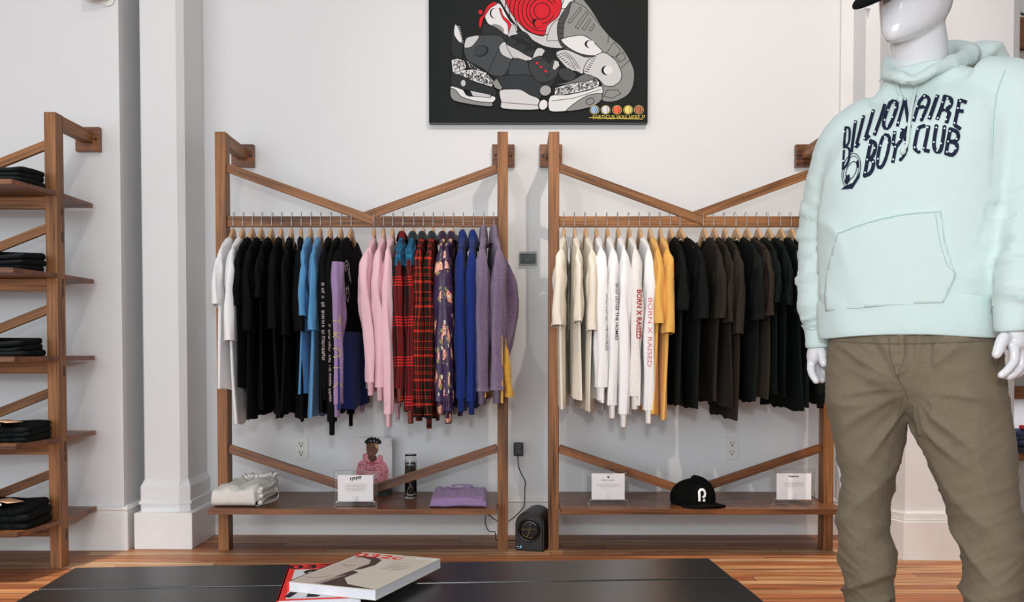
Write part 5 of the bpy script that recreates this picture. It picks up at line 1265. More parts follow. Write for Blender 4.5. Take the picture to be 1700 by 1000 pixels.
def artA(f, w_, h):
    f.poly([(w_*.10,-h*.97),(w_*.97,-h*.97),(w_*.97,-h*.17),(w_*.10,-h*.17)], '#d5d5d8')
    f.text('032c', w_*.40, -h*.090, 0.050, '#141012', 0.03, 0, 1.3)
    for cx_ in (.36, .70):
        f.ell(w_*cx_, -h*.25, w_*.13, h*.075, '#151515').ell(w_*cx_, -h*.28, w_*.075, h*.04, '#d6d0cc')
        f.ell(w_*cx_, -h*.42, w_*.16, h*.10, '#e3e3e6'); f.stroke([(w_*(cx_-.12), -h*.36), (w_*(cx_-.13), -h*.5)], .001, '#55565a')
        f.poly([(w_*(cx_-.16),-h*.52),(w_*(cx_+.16),-h*.50),(w_*(cx_+.17),-h*.72),(w_*(cx_+.10),-h*.94),(w_*(cx_-.02),-h*.94),(w_*cx_,-h*.70),(w_*(cx_-.12),-h*.80),(w_*(cx_-.22),-h*.94),(w_*(cx_-.28),-h*.92),(w_*(cx_-.20),-h*.70)], '#15171c')
def artB(f, w_, h):
    f.poly([(w_*.045,-h*.995),(w_,-h*.995),(w_,0),(w_*.045,0)], '#cfc5b6')
    f.poly([(w_*.045,-h*.18),(w_*.20,-h*.14),(w_*.34,-h*.22),(w_*.42,-h*.34),(w_*.36,-h*.50),(w_*.44,-h*.62),(w_*.50,-h*.99),(w_*.045,-h*.99)], '#c3b3a6')
    f.poly([(w_*.045,-h*.18),(w_*.12,-h*.12),(w_*.27,-h*.12),(w_*.42,-h*.20),(w_*.47,-h*.36),(w_*.43,-h*.50),(w_*.37,-h*.56),(w_*.36,-h*.46),(w_*.38,-h*.34),(w_*.30,-h*.22),(w_*.15,-h*.17)], '#4c3b36')
    f.poly([(w_*.36,-h*.56),(w_*.47,-h*.60),(w_*.46,-h*.78),(w_*.62,-h*.92),(w_*.98,-h*.985),(w_*.60,-h*.99),(w_*.36,-h*.985),(w_*.34,-h*.75)], '#4c3b36')
    f.stroke([(w_*.045,-h*.84),(w_*.16,-h*.86),(w_*.30,-h*.74)], .003, '#8a7568'); f.stroke([(w_*.12,-h*.43),(w_*.2,-h*.45),(w_*.28,-h*.43)], .004, '#7a675c'); f.poly([(w_*.36,-h*.98),(w_*.28,-h*.98),(w_*.34,-h*.78),(w_*.42,-h*.68)], '#9c8480')
    f.text('032c', w_*.30, -h*.095, 0.046, RDM, 0.03, 0, 1.35)
    f.poly([(w_*.75,-h*.03),(w_*.985,-h*.03),(w_*.985,-h*.08),(w_*.75,-h*.08)], '#e9e7e4')
    for k in range(7): f.stroke([(w_*(.78+.025*k),-h*.04),(w_*(.78+.025*k),-h*.07)], .0012, '#55524f')
    for k, (a, b) in enumerate(((.60,.80),(.60,.87),(.60,.86),(.60,.88),(.62,.86))): f.stroke([(w_*a,-h*(.24+.05*k)),(w_*b,-h*(.24+.05*k))], .0022 if k > 1 else .0012, '#8e8478')
magazine([(480, 938), (600, 934), (625, 990), (459, 998)], TZ+0.0005, 0.017, 'red-bordered 032c magazine with two dark-haired figures, lower one on the table', RDM, artA)
magazine([(601, 917), (732, 928), (696, 979), (538, 972)], TZ+0.018, 0.020, 'beige 032c magazine with a close-up face, lying on top of the red one', RDM, artB, face='#cfc5b6')

# ------------------------------------------------------------------ mannequin
MX, MY = 0.93, 2.25
root = thing('mannequin', 'glossy white mannequin in a mint green hoodie, olive trousers and black cap', 'mannequin', (MX, MY, 0))
O_ = Vector((MX, MY, 0))
def PX(px, py, Y): return W(px, py, Y)-O_
YAW = math.radians(-30); FWD = Vector((math.sin(YAW), -math.cos(YAW), 0)); SIDE = Vector((math.cos(YAW), math.sin(YAW), 0))
def gloss():
    m, t, b = nt('mannequin_gloss'); b.inputs['Base Color'].default_value = lin('#e4e3e6'); b.inputs['Roughness'].default_value = 0.12
    b.inputs['Coat Weight'].default_value = 0.6; b.inputs['Coat Roughness'].default_value = 0.04; b.inputs['Subsurface Weight'].default_value = 0.0; return m
M_GLOSS = gloss()
def ring(c, sx_, fy_, yaw=YAW, tilt=0.0, n=40, pw=0.85, lean=0.0):
    """elliptic ring around c: half widths along side and forward; tilt raises the +side end"""
    s = Vector((math.cos(yaw), math.sin(yaw), 0)); f = Vector((math.sin(yaw), -math.cos(yaw), 0)); R = []
    for k in range(n):
        a = 2*PI*k/n; u = sgnp(math.cos(a), pw)*sx_; v = sgnp(math.sin(a), pw)*fy_
        R.append(Vector(c)+s*u+f*v+Vector((0, 0, tilt*u+lean*v)))
    return R
def voxel(bm_list, size, smooth_it=6, fac=0.5):
    bm = bmesh.new()
    for b in bm_list:
        me = bpy.data.meshes.new('x'); b.to_mesh(me); b.free(); bm.from_mesh(me); bpy.data.meshes.remove(me)
    bmesh.ops.recalc_face_normals(bm, faces=bm.faces)
    me = bpy.data.meshes.new('x'); bm.to_mesh(me); bm.free()
    o = bpy.data.objects.new('x', me); C.objects.link(o)
    r = o.modifiers.new('r', 'REMESH'); r.mode = 'VOXEL'; r.voxel_size = size
    if smooth_it:
        s = o.modifiers.new('s', 'SMOOTH'); s.iterations = smooth_it; s.factor = fac
    bpy.context.view_layer.update(); dg = bpy.context.evaluated_depsgraph_get()
    out = bpy.data.meshes.new_from_object(o.evaluated_get(dg), depsgraph=dg)
    bpy.data.objects.remove(o); bpy.data.meshes.remove(me); return out
def limb(pts, n=40, m=24):
    """pts: (x, y, z, ra, rb) -> closed tapered tube; ra across, rb front-back"""
    S = spline(pts, n); rings = []; prev = None
    for i, p in enumerate(S):
        a, b = Vector(S[max(i-1, 0)][:3]), Vector(S[min(i+1, n-1)][:3]); d = (b-a).normalized()
        x = (SIDE-d*SIDE.dot(d)).normalized(); y = d.cross(x)
        rings.append([Vector(p[:3])+x*math.cos(2*PI*k/m)*p[3]+y*math.sin(2*PI*k/m)*p[4] for k in range(m)])
    return loft(rings, True, True)
def ball(c, r, sc=(1, 1, 1)):
    bm = bmesh.new(); bmesh.ops.create_uvsphere(bm, u_segments=24, v_segments=16, radius=1.0)
    bm.transform(Matrix.Translation(c) @ Matrix.Diagonal((r*sc[0], r*sc[1], r*sc[2], 1))); return bm
def skinned(chains, sub=2):
    """chains: list of [(Vector, radius), ...]; all first points joined to one root"""
    me = bpy.data.meshes.new('x'); vs_, es, rs = [], [], []
    for ci, ch in enumerate(chains):
        base = len(vs_)
        for i, (p, r) in enumerate(ch):
            vs_.append(p); rs.append(r)
            if i: es.append((base+i-1, base+i))
    me.from_pydata([tuple(v) for v in vs_], es, []); o = bpy.data.objects.new('x', me); C.objects.link(o)
    sk = o.modifiers.new('k', 'SKIN'); sk.use_smooth_shade = True
    L = me.skin_vertices[0].data; b0 = 0
    for i, r in enumerate(rs): L[i].radius = (r, r); L[i].use_root = False
    i = 0
    for ch in chains: L[i].use_root = True; i += len(ch)
    s = o.modifiers.new('s', 'SUBSURF'); s.levels = sub; s.render_levels = sub
    bpy.context.view_layer.update(); dg = bpy.context.evaluated_depsgraph_get()
    out = bpy.data.meshes.new_from_object(o.evaluated_get(dg), depsgraph=dg); bm = bmesh.new(); bm.from_mesh(out)
    bpy.data.objects.remove(o); bpy.data.meshes.remove(me); bpy.data.meshes.remove(out); return bm
# joints
DL, DR = 2.40, 2.03            # depth of the image-left and image-right hands
shL = PX(1405, 222, 2.35); shR = PX(1700, 205, 2.14)
elL = PX(1363, 395, 2.42); elR = PX(1722, 380, 2.09)
wrL = PX(1360, 570, 2.40); wrR = PX(1682, 552, 2.03)
neck0 = PX(1530, 150, 2.26)
fdir = Vector((-0.82, -0.57, 0)).normalized(); fs = Vector((-fdir.y, fdir.x, 0))
hc = Vector((0.915, 2.212, 0))-O_
head = []
cz = PX(1487, 60, 2.14).z
for dz, cf, hf, hs in spline([(-0.004, .082, .004, .004), (0.0, .076, .020, .018), (0.010, .060, .040, .034), (0.026, .040, .062, .049), (0.05, .020, .080, .060), (0.08, .008, .093, .067), (0.12, .002, .100, .073), (0.16, 0, .102, .076), (0.20, -.004, .096, .072), (0.23, -.004, .074, .056), (0.25, -.004, .035, .03), (0.254, -.004, .004, .004)], 34):
    r = []
    for k in range(44):
        a = 2*PI*k/44; u, v = math.cos(a), math.sin(a)
        p = hc+Vector((0, 0, cz+dz))+fdir*(cf+hf*sgnp(u, 0.85)*(1.0 if u > 0 else 1.0))+fs*hs*sgnp(v, 0.9)*(1-0.25*max(0, u))
        r.append(p)
    head.append(r)
parts = [loft(head, True, True)]
def hp(f, s, z): return hc+Vector((0, 0, cz+z))+fdir*f+fs*s
nk_t = hc+Vector((0.0, 0.015, cz+0.10)); nb_ = PX(1528, 175, 2.27)
parts.append(limb([tuple(nb_)+(.055, .055), tuple(PX(1528, 132, 2.27))+(.056, .058), tuple(PX(1526, 85, 2.255))+(.0625, .066), tuple(nk_t)+(.060, .066)], 24, 32))
# torso (inside the clothes), legs and arms
chest = PX(1530, 300, 2.27); waist = PX(1508, 480, 2.27); hip = PX(1510, 600, 2.27)
torso_r = [ring(hip-Vector((0, 0, .10)), .12, .08), ring(hip, .155, .10), ring(waist, .14, .09), ring(chest, .17, .105), ring(PX(1545, 225, 2.27), .175, .09), ring(PX(1535, 185, 2.27), .10, .075), ring(PX(1532, 165, 2.27), .07, .07)]
parts.append(loft(torso_r, True, True))
for sh, el, wr in ((shL, elL, wrL), (shR, elR, wrR)):
    parts.append(limb([tuple(PX(1540, 240, 2.27).lerp(sh, .6))+(.05, .05), tuple(sh)+(.048, .052), tuple(sh.lerp(el, .5))+(.042, .044), tuple(el)+(.037, .037), tuple(el.lerp(wr, .5))+(.034, .034), tuple(wr)+(.025, .022)], 30, 20))
def legc(pts): return [tuple(PX(x, y, Y))+(a, b) for x, y, Y, a, b in pts]
legL = legc([(1452, 620, 2.32, .08, .09), (1440, 740, 2.33, .075, .08), (1434, 860, 2.34, .052, .058), (1442, 990, 2.36, .05, .055)])+[tuple(Vector((0.865, 2.38, 0.09))-O_)+(.036, .04)]
legR = legc([(1585, 620, 2.19, .08, .09), (1610, 740, 2.17, .075, .08), (1632, 860, 2.16, .052, .058), (1650, 990, 2.15, .05, .055)])+[tuple(Vector((1.10, 2.17, 0.09))-O_)+(.036, .04)]
for L_ in (legL, legR):
    parts.append(limb(L_, 30, 20)); a = Vector(L_[-1][:3])
    parts.append(limb([tuple(a-FWD*.04+Vector((0, 0, -.05)))+(.03, .03), tuple(a+FWD*.02+Vector((0, 0, -.045)))+(.038, .036), tuple(a+FWD*.12+Vector((0, 0, -.062)))+(.044, .024), tuple(a+FWD*.18+Vector((0, 0, -.072)))+(.030, .014)], 16, 16))
# hands: palm plus five finger chains
def hand(palm, fingers, thumb):
    bs = [skinned([palm])]
    for f in fingers+[thumb]: bs.append(skinned([f]))
    return bs
def c(px, py, Y, r): return (PX(px, py, Y), r)
# image-right hand (nearest): thumb towards the trousers, fingers curling inwards
R0 = 2.03
parts += hand([c(1682, 545, R0, .026), c(1684, 556, R0, .027), c(1686, 568, R0, .028), c(1691, 578, R0+.01, .024)], [
    [c(1681, 566, R0-.012, .012), c(1684, 582, R0-.018, .0118), c(1684, 601, R0-.022, .0108), c(1670, 618, R0-.024, .0098), c(1656, 627, R0-.022, .0085)],
    [c(1690, 566, R0-.004, .013), c(1695, 584, R0-.002, .0118), c(1697, 606, R0-.004, .0108), c(1683, 622, R0-.004, .0098), c(1668, 629, R0+.0, .0085)],
    [c(1696, 566, R0+.012, .013), c(1703, 586, R0+.018, .0115), c(1704, 607, R0+.018, .0105), c(1688, 624, R0+.016, .0095), c(1660, 626, R0+.018, .008)],
    [c(1700, 568, R0+.028, .012), c(1708, 586, R0+.036, .0105), c(1706, 603, R0+.038, .0095), c(1690, 615, R0+.036, .0085), c(1664, 617, R0+.036, .0075)]],
    [c(1672, 553, R0-.012, .016), c(1662, 568, R0-.022, .0135), c(1657, 584, R0-.028, .0125), c(1650, 597, R0-.030, .0095)])
# image-left hand: palm visible, thumb in front, fingers curling towards the trousers
L0 = 2.40
parts += hand([c(1361, 570, L0, .026), c(1358, 582, L0, .028), c(1356, 594, L0, .029), c(1357, 603, L0, .026)], [
    [c(1349, 592, L0+.0, .012), c(1346, 606, L0-.004, .012), c(1347, 619, L0-.010, .0112), c(1354, 631, L0-.020, .010), c(1359, 638, L0-.026, .0085)],
    [c(1353, 594, L0+.012, .012), c(1352, 610, L0+.012, .0118), c(1355, 622, L0+.004, .011), c(1363, 631, L0-.010, .0098), c(1370, 634, L0-.020, .0085)],
    [c(1359, 594, L0+.022, .012), c(1360, 610, L0+.022, .0115), c(1365, 619, L0+.010, .0105), c(1372, 627, L0-.002, .0095), c(1379, 629, L0-.012, .008)],
    [c(1364, 594, L0+.03, .011), c(1367, 606, L0+.03, .0105), c(1372, 614, L0+.018, .0095), c(1379, 620, L0+.008, .0085), c(1385, 621, L0, .0075)]],
    [c(1362, 578, L0-.016, .016), c(1365, 590, L0-.030, .0135), c(1367, 601, L0-.040, .0125), c(1370, 611, L0-.046, .010)])
obj('body', voxel(parts, 0.0042, 3, 0.5), M_GLOSS, root, smooth=True)

# hoodie
M_MINT = cloth('mint_fleece', '#cfe0dc', 0.025, 500, 0.18, sheen=0.2)
def mint_ring(px, py, Y, sx_, fy_, tilt=0.0, lean=0.0): return ring(PX(px, py, Y), sx_, fy_, tilt=tilt, lean=lean, n=56, pw=0.82)
hr = [mint_ring(1511, 556, 2.26, .196, .128), mint_ring(1511, 505, 2.26, .200, .133), mint_ring(1513, 470, 2.26, .206, .137), mint_ring(1515, 400, 2.26, .210, .142), mint_ring(1522, 320, 2.26, .215, .146, .06),
      mint_ring(1530, 260, 2.26, .222, .146, .10), mint_ring(1538, 215, 2.265, .226, .135, .14), mint_ring(1541, 185, 2.27, .205, .115, .16), mint_ring(1540, 160, 2.275, .150, .092, .18), mint_ring(1535, 140, 2.272, .104, .092, .15), mint_ring(1532, 126, 2.268, .088, .086, .10), mint_ring(1530, 116, 2.266, .080, .080, .06)]
hs_ = [[Vector(p) for p in r] for r in hr]
def respl(rings, n):
    m = len(rings[0]); out = [[None]*m for _ in range(n)]
    for k in range(m):
        for i, p in enumerate(spline([tuple(r[k]) for r in rings], n)): out[i][k] = Vector(p)
    return out
bl_ = [loft(respl(hs_, 40), True, True)]
armL = [tuple(PX(1465, 205, 2.31))+(.075, .085), tuple(PX(1415, 240, 2.345))+(.078, .085), tuple(PX(1385, 310, 2.38))+(.070, .078), tuple(PX(1367, 390, 2.42))+(.064, .072), tuple(PX(1363, 460, 2.42))+(.059, .064), tuple(PX(1362, 515, 2.41))+(.056, .058), tuple(PX(1363, 540, 2.405))+(.046, .045), tuple(PX(1364, 556, 2.40))+(.033, .034)]
armR = [tuple(PX(1620, 152, 2.21))+(.072, .085), tuple(PX(1692, 178, 2.15))+(.086, .090), tuple(PX(1712, 290, 2.12))+(.078, .080), tuple(PX(1719, 380, 2.09))+(.072, .074), tuple(PX(1706, 450, 2.06))+(.062, .066), tuple(PX(1694, 490, 2.04))+(.056, .058), tuple(PX(1687, 510, 2.035))+(.046, .045), tuple(PX(1685, 522, 2.03))+(.036, .036)]
bl_ += [limb(armL, 44, 30), limb(armR, 44, 30)]
hm = voxel(bl_, 0.007, 8, 0.5)
# folds: sleeves wrinkle across their length, the body sags below the arms
AL = [Vector(p[:3]) for p in spline(armL, 40)]; AR = [Vector(p[:3]) for p in spline(armR, 40)]
hm.update()
def near_t(A, p):
    best = min(range(len(A)), key=lambda i: (A[i]-p).length_squared); return best/(len(A)-1), (A[best]-p).length
def ridge(x): return (1-abs(x))**2
newp = []
for v in hm.vertices:
    p = v.co.copy(); n = v.normal.copy(); tl, dl = near_t(AL, p); tr, dr_ = near_t(AR, p); d = 0
    arm = None
    if dl < 0.105 and dl < dr_: arm = (tl, 0)
    elif dr_ < 0.115: arm = (tr, 5)
    q = (p.dot(SIDE), p.dot(FWD), p.z)
    wa = 0
    if arm and arm[0] > 0.12:
        t_, sd = arm; wa = min(1, (t_-0.12)*5); amp = 0.003+0.007*max(0, 1-abs(t_-0.5)*5)+0.011*max(0, (t_-0.68)*3.2)*(1 if t_ < 0.93 else 0.2)
        nz = noise.noise(Vector((t_*13+2.4*q[0]*3+sd, q[1]*7+sd, q[0]*5)))
        d += amp*wa*(ridge(nz*1.9)-0.45)*1.3
    else:
        # diagonal drape lines from the armpits, gentle over the chest
        ed = abs(q[0]-0.03)/0.22; w1 = max(0, ed-0.45)*1.6
        nz = noise.noise(Vector(((q[0]*4+q[2]*5)*1.3+3, q[1]*4, (q[2]*3-q[0]*9))))
        d += 0.010*w1*(ridge(nz*1.8)-0.45)
        nz2 = noise.noise(Vector((q[0]*5+9, q[1]*3, q[2]*3.0))); d += 0.006*nz2*(0.5+ed)
        if p.z < PX(1500, 480, 2.2).z: d += 0.004*math.sin(q[0]*60)*max(0, 1-abs(p.z-PX(1500, 500, 2.2).z)/0.05)*ed
    newp.append(p+n*d)
for v, p in zip(hm.vertices, newp): v.co = p
hood_o = obj('hoodie', hm, M_MINT, root, smooth=True)
ht = bvh_of(hood_o)
# hem band and cuffs in rib knit
def ribmat(name, col):
    m, t, b = nt(name); b.inputs['Base Color'].default_value = lin(col); b.inputs['Roughness'].default_value = 0.9; b.inputs['Sheen Weight'].default_value = 0.2
    uv = N(t, 'ShaderNodeTexCoord'); sp = N(t, 'ShaderNodeSeparateXYZ'); t.links.new(uv.outputs['UV'], sp.inputs[0])
    bump(t, b, mth(t, 'SINE', mth(t, 'MULTIPLY', sp.outputs[0], 1800.0)), 0.10, 0.0006); return m
M_RIB = ribmat('mint_rib', '#cddfdb')
hb = []
for k, (py, g) in enumerate(((498, 1.018), (503, 1.030), (512, 1.034), (530, 1.034), (548, 1.030), (556, 1.020), (560, 1.006), (556, 0.99))):
    r = mint_ring(1511, py, 2.26, .200*g, .133*g)
    hb.append([p+Vector((0, 0, -0.004*math.sin(3*2*PI*i/56)+(0.004 if k < 2 else 0)))+(p-PX(1511, py, 2.26))*0.012*math.sin(9*2*PI*i/56+k*0.3) for i, p in enumerate(r)])
obj('hem_band', loft(respl(hb, 18)), M_RIB, root, smooth=True)
def cuff(pts, name='cuff'):
    S = spline(pts, 16); m = 32; rings = []
    for i, p in enumerate(S):
        a, b = Vector(S[max(i-1, 0)][:3]), Vector(S[min(i+1, 15)][:3]); d = (b-a).normalized(); x = (SIDE-d*SIDE.dot(d)).normalized(); y = d.cross(x)
        rings.append([Vector(p[:3])+x*math.cos(2*PI*k/m)*p[3]+y*math.sin(2*PI*k/m)*p[4] for k in range(m)])
    return obj(name, loft(rings), M_RIB, root, smooth=True)
cuff([tuple(PX(1362, 536, 2.405))+(.047, .048), tuple(PX(1363, 548, 2.405))+(.041, .042), tuple(PX(1362, 566, 2.40))+(.036, .038), tuple(PX(1361, 574, 2.40))+(.035, .037), tuple(PX(1361, 577, 2.40))+(.031, .033), tuple(PX(1361, 570, 2.40))+(.029, .031)])
cuff([tuple(PX(1689, 500, 2.035))+(.052, .053), tuple(PX(1686, 512, 2.035))+(.045, .046), tuple(PX(1684, 535, 2.03))+(.040, .041), tuple(PX(1683, 546, 2.03))+(.0385, .0395), tuple(PX(1683, 550, 2.03))+(.035, .036), tuple(PX(1683, 543, 2.03))+(.031, .032)])
# hood: two thick rolled sides meeting at the throat, pouch falling behind the neck
HP = [(1509, 134, 2.165, .011), (1490, 127, 2.185, .015), (1474, 121, 2.24, .018), (1487, 102, 2.32, .022), (1530, 94, 2.37, .028), (1580, 88, 2.36, .031), (1611, 89, 2.29, .027), (1594, 99, 2.21, .020), (1552, 117, 2.165, .014), (1513, 136, 2.160, .010)]
hb_ = []
S = spline([tuple(PX(x, y, Y))+(r,) for x, y, Y, r in HP], 60)
bmh = bmesh.new(); add_tube(bmh, [Vector(s_[:3]) for s_ in S], [s_[3] for s_ in S], 18); hb_.append(bmh)
# inner and outer cloth falling from the roll to the shoulders
rng_ = []
cN = PX(1530, 110, 2.262)
rn = []
for f, dz, g in ((1.0, 0.0, 0.0), (1.20, -0.022, 0.006), (1.36, -0.05, 0.010), (1.30, -0.07, 0.0)):
    rr = []
    for s_ in S[:-1]:
        p = Vector(s_[:3]); d = (p-cN); d.z = 0; back = max(0, -d.normalized().dot(FWD))
        rr.append(Vector((cN.x, cN.y, p.z))+d*(f+0.35*back*(f-1))+Vector((0, 0, dz*(0.5+1.1*back))))
    rn.append(rr)
lo_ = loft(rn); hb_.append(lo_)
bmesh.ops.solidify(lo_, geom=lo_.faces[:], thickness=0.012)
hb_.append(limb([tuple(PX(1580, 108, 2.40))+(.085, .04), tuple(PX(1600, 112, 2.41))+(.10, .055), tuple(PX(1605, 145, 2.42))+(.105, .06), tuple(PX(1600, 200, 2.42))+(.07, .045)], 16, 24))
hmesh = voxel(hb_, 0.006, 6, 0.5)
def keep_largest(me):
    bm = bmesh.new(); bm.from_mesh(me); seen = set(); best = []
    for v in bm.verts:
        if v in seen: continue
        st = [v]; seen.add(v); isl = []
        while st:
            q = st.pop(); isl.append(q)
            for e in q.link_edges:
                o2 = e.other_vert(q)
                if o2 not in seen: seen.add(o2); st.append(o2)
        if len(isl) > len(best): best = isl
    bs = set(best); bmesh.ops.delete(bm, geom=[v for v in bm.verts if v not in bs], context='VERTS'); bm.to_mesh(me); bm.free()
keep_largest(hmesh); hmesh.update()
cp = [v.co+v.normal*0.006*(ridge(noise.noise(v.co*9+Vector((3, 1, 5)))*2.0)-0.5) for v in hmesh.vertices]
for v, p in zip(hmesh.vertices, cp): v.co = p
obj('hood', hmesh, M_MINT, root, smooth=True)
# projections onto the hoodie along the lines of sight keep the print's real place on the chest
CAMO = Vector((0, 0, CAMZ))-O_
def onto(tree, px, py, off):
    d = ray(px, py); hit = tree.ray_cast(CAMO, d)
    return hit[0]+hit[1]*off if hit[0] is not None else None
# kangaroo pocket: a raised patch following the belly
PK_ = [(1392, 389), (1440, 371), (1500, 357), (1562, 352), (1564, 372), (1568, 400), (1576, 430), (1586, 455), (1583, 466), (1572, 486), (1566, 503), (1520, 505), (1480, 507), (1400, 514), (1374, 517), (1371, 490), (1376, 450), (1384, 418)]
fl = Flat(0.0); fl.poly([(x/1000, -y/1000) for x, y in PK_], '#c3ded6')
def on_h(off):
    def fn(u, v, h): return onto(ht, u*1000, -v*1000, off+h)
    return fn
pk = fl.build('pocket', root, on_h(0.0032), cell=0.006)
pk.data.materials.clear(); pk.data.materials.append(M_MINT)
sm_ = pk.modifiers.new('thick', 'SOLIDIFY'); sm_.thickness = 0.0055; sm_.offset = 0
for p_ in pk.data.polygons: p_.use_smooth = True
def seam(name, pts, r, mat, off=0.003, n=50):
    P = []
    for x, y in spline(pts, n):
        q = onto(ht, x, y, off)
        if q is not None: P.append(q)
    return obj(name, add_tube(bmesh.new(), P, r, 6), mat, root, smooth=True)
M_SEAM = cloth('mint_seam', '#bcd6ce', 0.02, 500, 0.1)
seam('pocket_seam', [(1392, 389), (1440, 371), (1500, 357), (1562, 352)], 0.0015, M_SEAM, 0.0062)
seam('pocket_seam', [(1553, 355), (1560, 400), (1572, 440), (1583, 456), (1566, 500)], 0.0012, M_SEAM, 0.0062)
seam('shoulder_seam', [(1668, 118), (1654, 160), (1648, 210), (1646, 262)], 0.0014, M_SEAM, 0.001)
# drawstrings
for pts in ([(1492, 132), (1491, 140), (1493, 152), (1498, 165), (1496, 168)], [(1528, 126), (1524, 140), (1518, 165), (1513, 190), (1510, 215), (1507, 240), (1500, 252)]):
    P = [onto(ht, x, y, 0.006) for x, y in spline(pts, 40)]; P = [p for p in P if p is not None]
    # start at the hood roll
    bmx = add_tube(bmesh.new(), P, 0.0036, 10); ds = obj('drawstring', bmx, M_MINT, root, smooth=True)
    kn = ball(P[-1], 0.0065, (1, 1, 1.3)); obj('knot', kn, M_MINT, ds, smooth=True)
# the lettering on the chest
NV = '#1b2238'; PM = '#dfeeea'
def cc_(pts): return [((1380+x/4.166)/1000, -(100+y/4.166)/1000) for x, y in pts]
LET = [
 (16, [[(102,468),(96,540),(90,640),(84,752)], [(102,468),(126,474),(131,510),(122,575),(98,600)], [(98,600),(126,616),(128,670),(112,725),(84,752)]]),
 (21, [[(172,420),(158,520),(142,640)]]),
 (22, [[(228,385),(205,480),(172,608)], [(172,608),(196,576)]]),
 (23, [[(295,345),(268,445),(234,556)], [(234,556),(268,524)]]),
 (24, [[(374,308),(345,400),(300,524)]]),
 (25, [[(425,288),(452,296),(455,330),(432,400),(408,455),(385,475),(366,462),(366,420),(388,350),(410,298)]]),
 (22, [[(458,462),(512,272)], [(512,272),(532,432)], [(532,432),(582,246)]]),
 (24, [[(570,428),(612,290),(645,250)], [(645,250),(674,268),(672,310),(626,416)], [(596,330),(660,325)]]),
 (28, [[(738,244),(712,320),(678,414)]]),
 (27, [[(786,256),(764,330),(732,416)], [(786,256),(826,270),(832,300),(812,335),(772,345)], [(796,342),(818,372),(796,440)]]),
 (26, [[(888,276),(872,360),(852,455)], [(888,280),(938,296)], [(872,352),(916,358)], [(852,452),(896,480)]]),
 (26, [[(278,562),(258,660),(234,800)], [(278,562),(306,580),(304,630),(284,672),(256,684)], [(256,684),(292,700),(290,745),(268,785),(234,800)]]),
 (23, [[(376,520),(402,530),(402,590),(380,680),(352,738),(328,740),(322,690),(340,590),(360,535)]]),
 (24, [[(442,494),(430,575),(448,606)], [(494,476),(482,560),(448,606)], [(448,606),(426,712)]]),
 (22, [[(546,462),(526,470),(511,500),(507,535),(517,568),(523,605),(510,652),(480,690)]]),
 (26, [[(642,458),(606,474),(588,540),(578,610),(606,636)]]),
 (26, [[(676,455),(660,540),(642,624)], [(642,624),(682,632)]]),
 (27, [[(728,460),(712,560),(714,612),(736,636),(762,612),(784,466)]]),
 (27, [[(824,480),(808,560),(794,646)], [(824,480),(868,498),(878,535),(856,562),(812,562)], [(812,562),(864,580),(866,620),(838,656),(794,646)]]),
]
fl = Flat(0.0)
for wd, strokes in LET:
    for s_ in strokes:
        q_ = spline(s_, 14) if len(s_) > 3 else s_
        fl.stroke(cc_(q_), wd*1.0/4166, NV)
        if len(s_) > 3:
            for e_ in (s_[0], s_[-1]): x_, y_ = cc_([e_])[0]; fl.ell(x_, y_, wd*0.54/4166, wd*0.54/4166, NV, n=12)
# helmet emblem in outlines
for rx_, ry_, w_ in ((62, 118, 5), (50, 100, 4), (34, 62, 5)):
    P = [(142+rx_*math.cos(a)*1.0+18*math.sin(a)*-1, 765+ry_*math.sin(a)) for a in [2*PI*k/30 for k in range(31)]]
    fl.stroke(cc_(P), w_/4166, NV)
fl.poly(cc_([(104,800),(130,790),(135,830),(115,860),(95,850)]), NV).poly(cc_([(70,895),(100,870),(150,850),(185,800),(205,760),(200,810),(150,890)]), NV).poly(cc_([(176,700),(192,690),(196,740),(180,750)]), NV)
pr_ = fl.build('chest_lettering', root, on_h(0.0022), cell=0.004)
fl = Flat(0.0)
DOTS = [(95,500),(120,515),(92,620),(118,640),(88,700),(170,435),(168,590),(218,402),(170,590),(290,362),(232,545),(305,500),(440,300),(446,335),(396,352),(372,420),(425,400),(388,465),(512,280),(466,438),(645,256),(650,320),(596,326),(622,400),(572,404),(728,258),(680,398),(805,270),(770,298),(822,310),(738,405),(796,415),(786,338),(892,290),(876,338),(852,440),
        (268,590),(302,612),(252,690),(292,706),(238,778),(374,535),(392,575),(344,596),(370,662),(326,685),(338,724),(440,510),(484,494),(430,570),(474,552),(444,602),(430,688),(538,482),(512,570),(484,668),(598,482),(578,606),(606,622),(668,470),(640,610),(728,470),(784,476),(710,570),(760,578),(732,628),(820,495),(866,548),(808,565),(858,612),(800,636)]
for x, y in DOTS:
    q = cc_([(x, y)])[0]; fl.ell(q[0], q[1], 6.3/4166, 6.3/4166, PM, n=10)
fl.build('lettering_dots', root, on_h(0.0034))

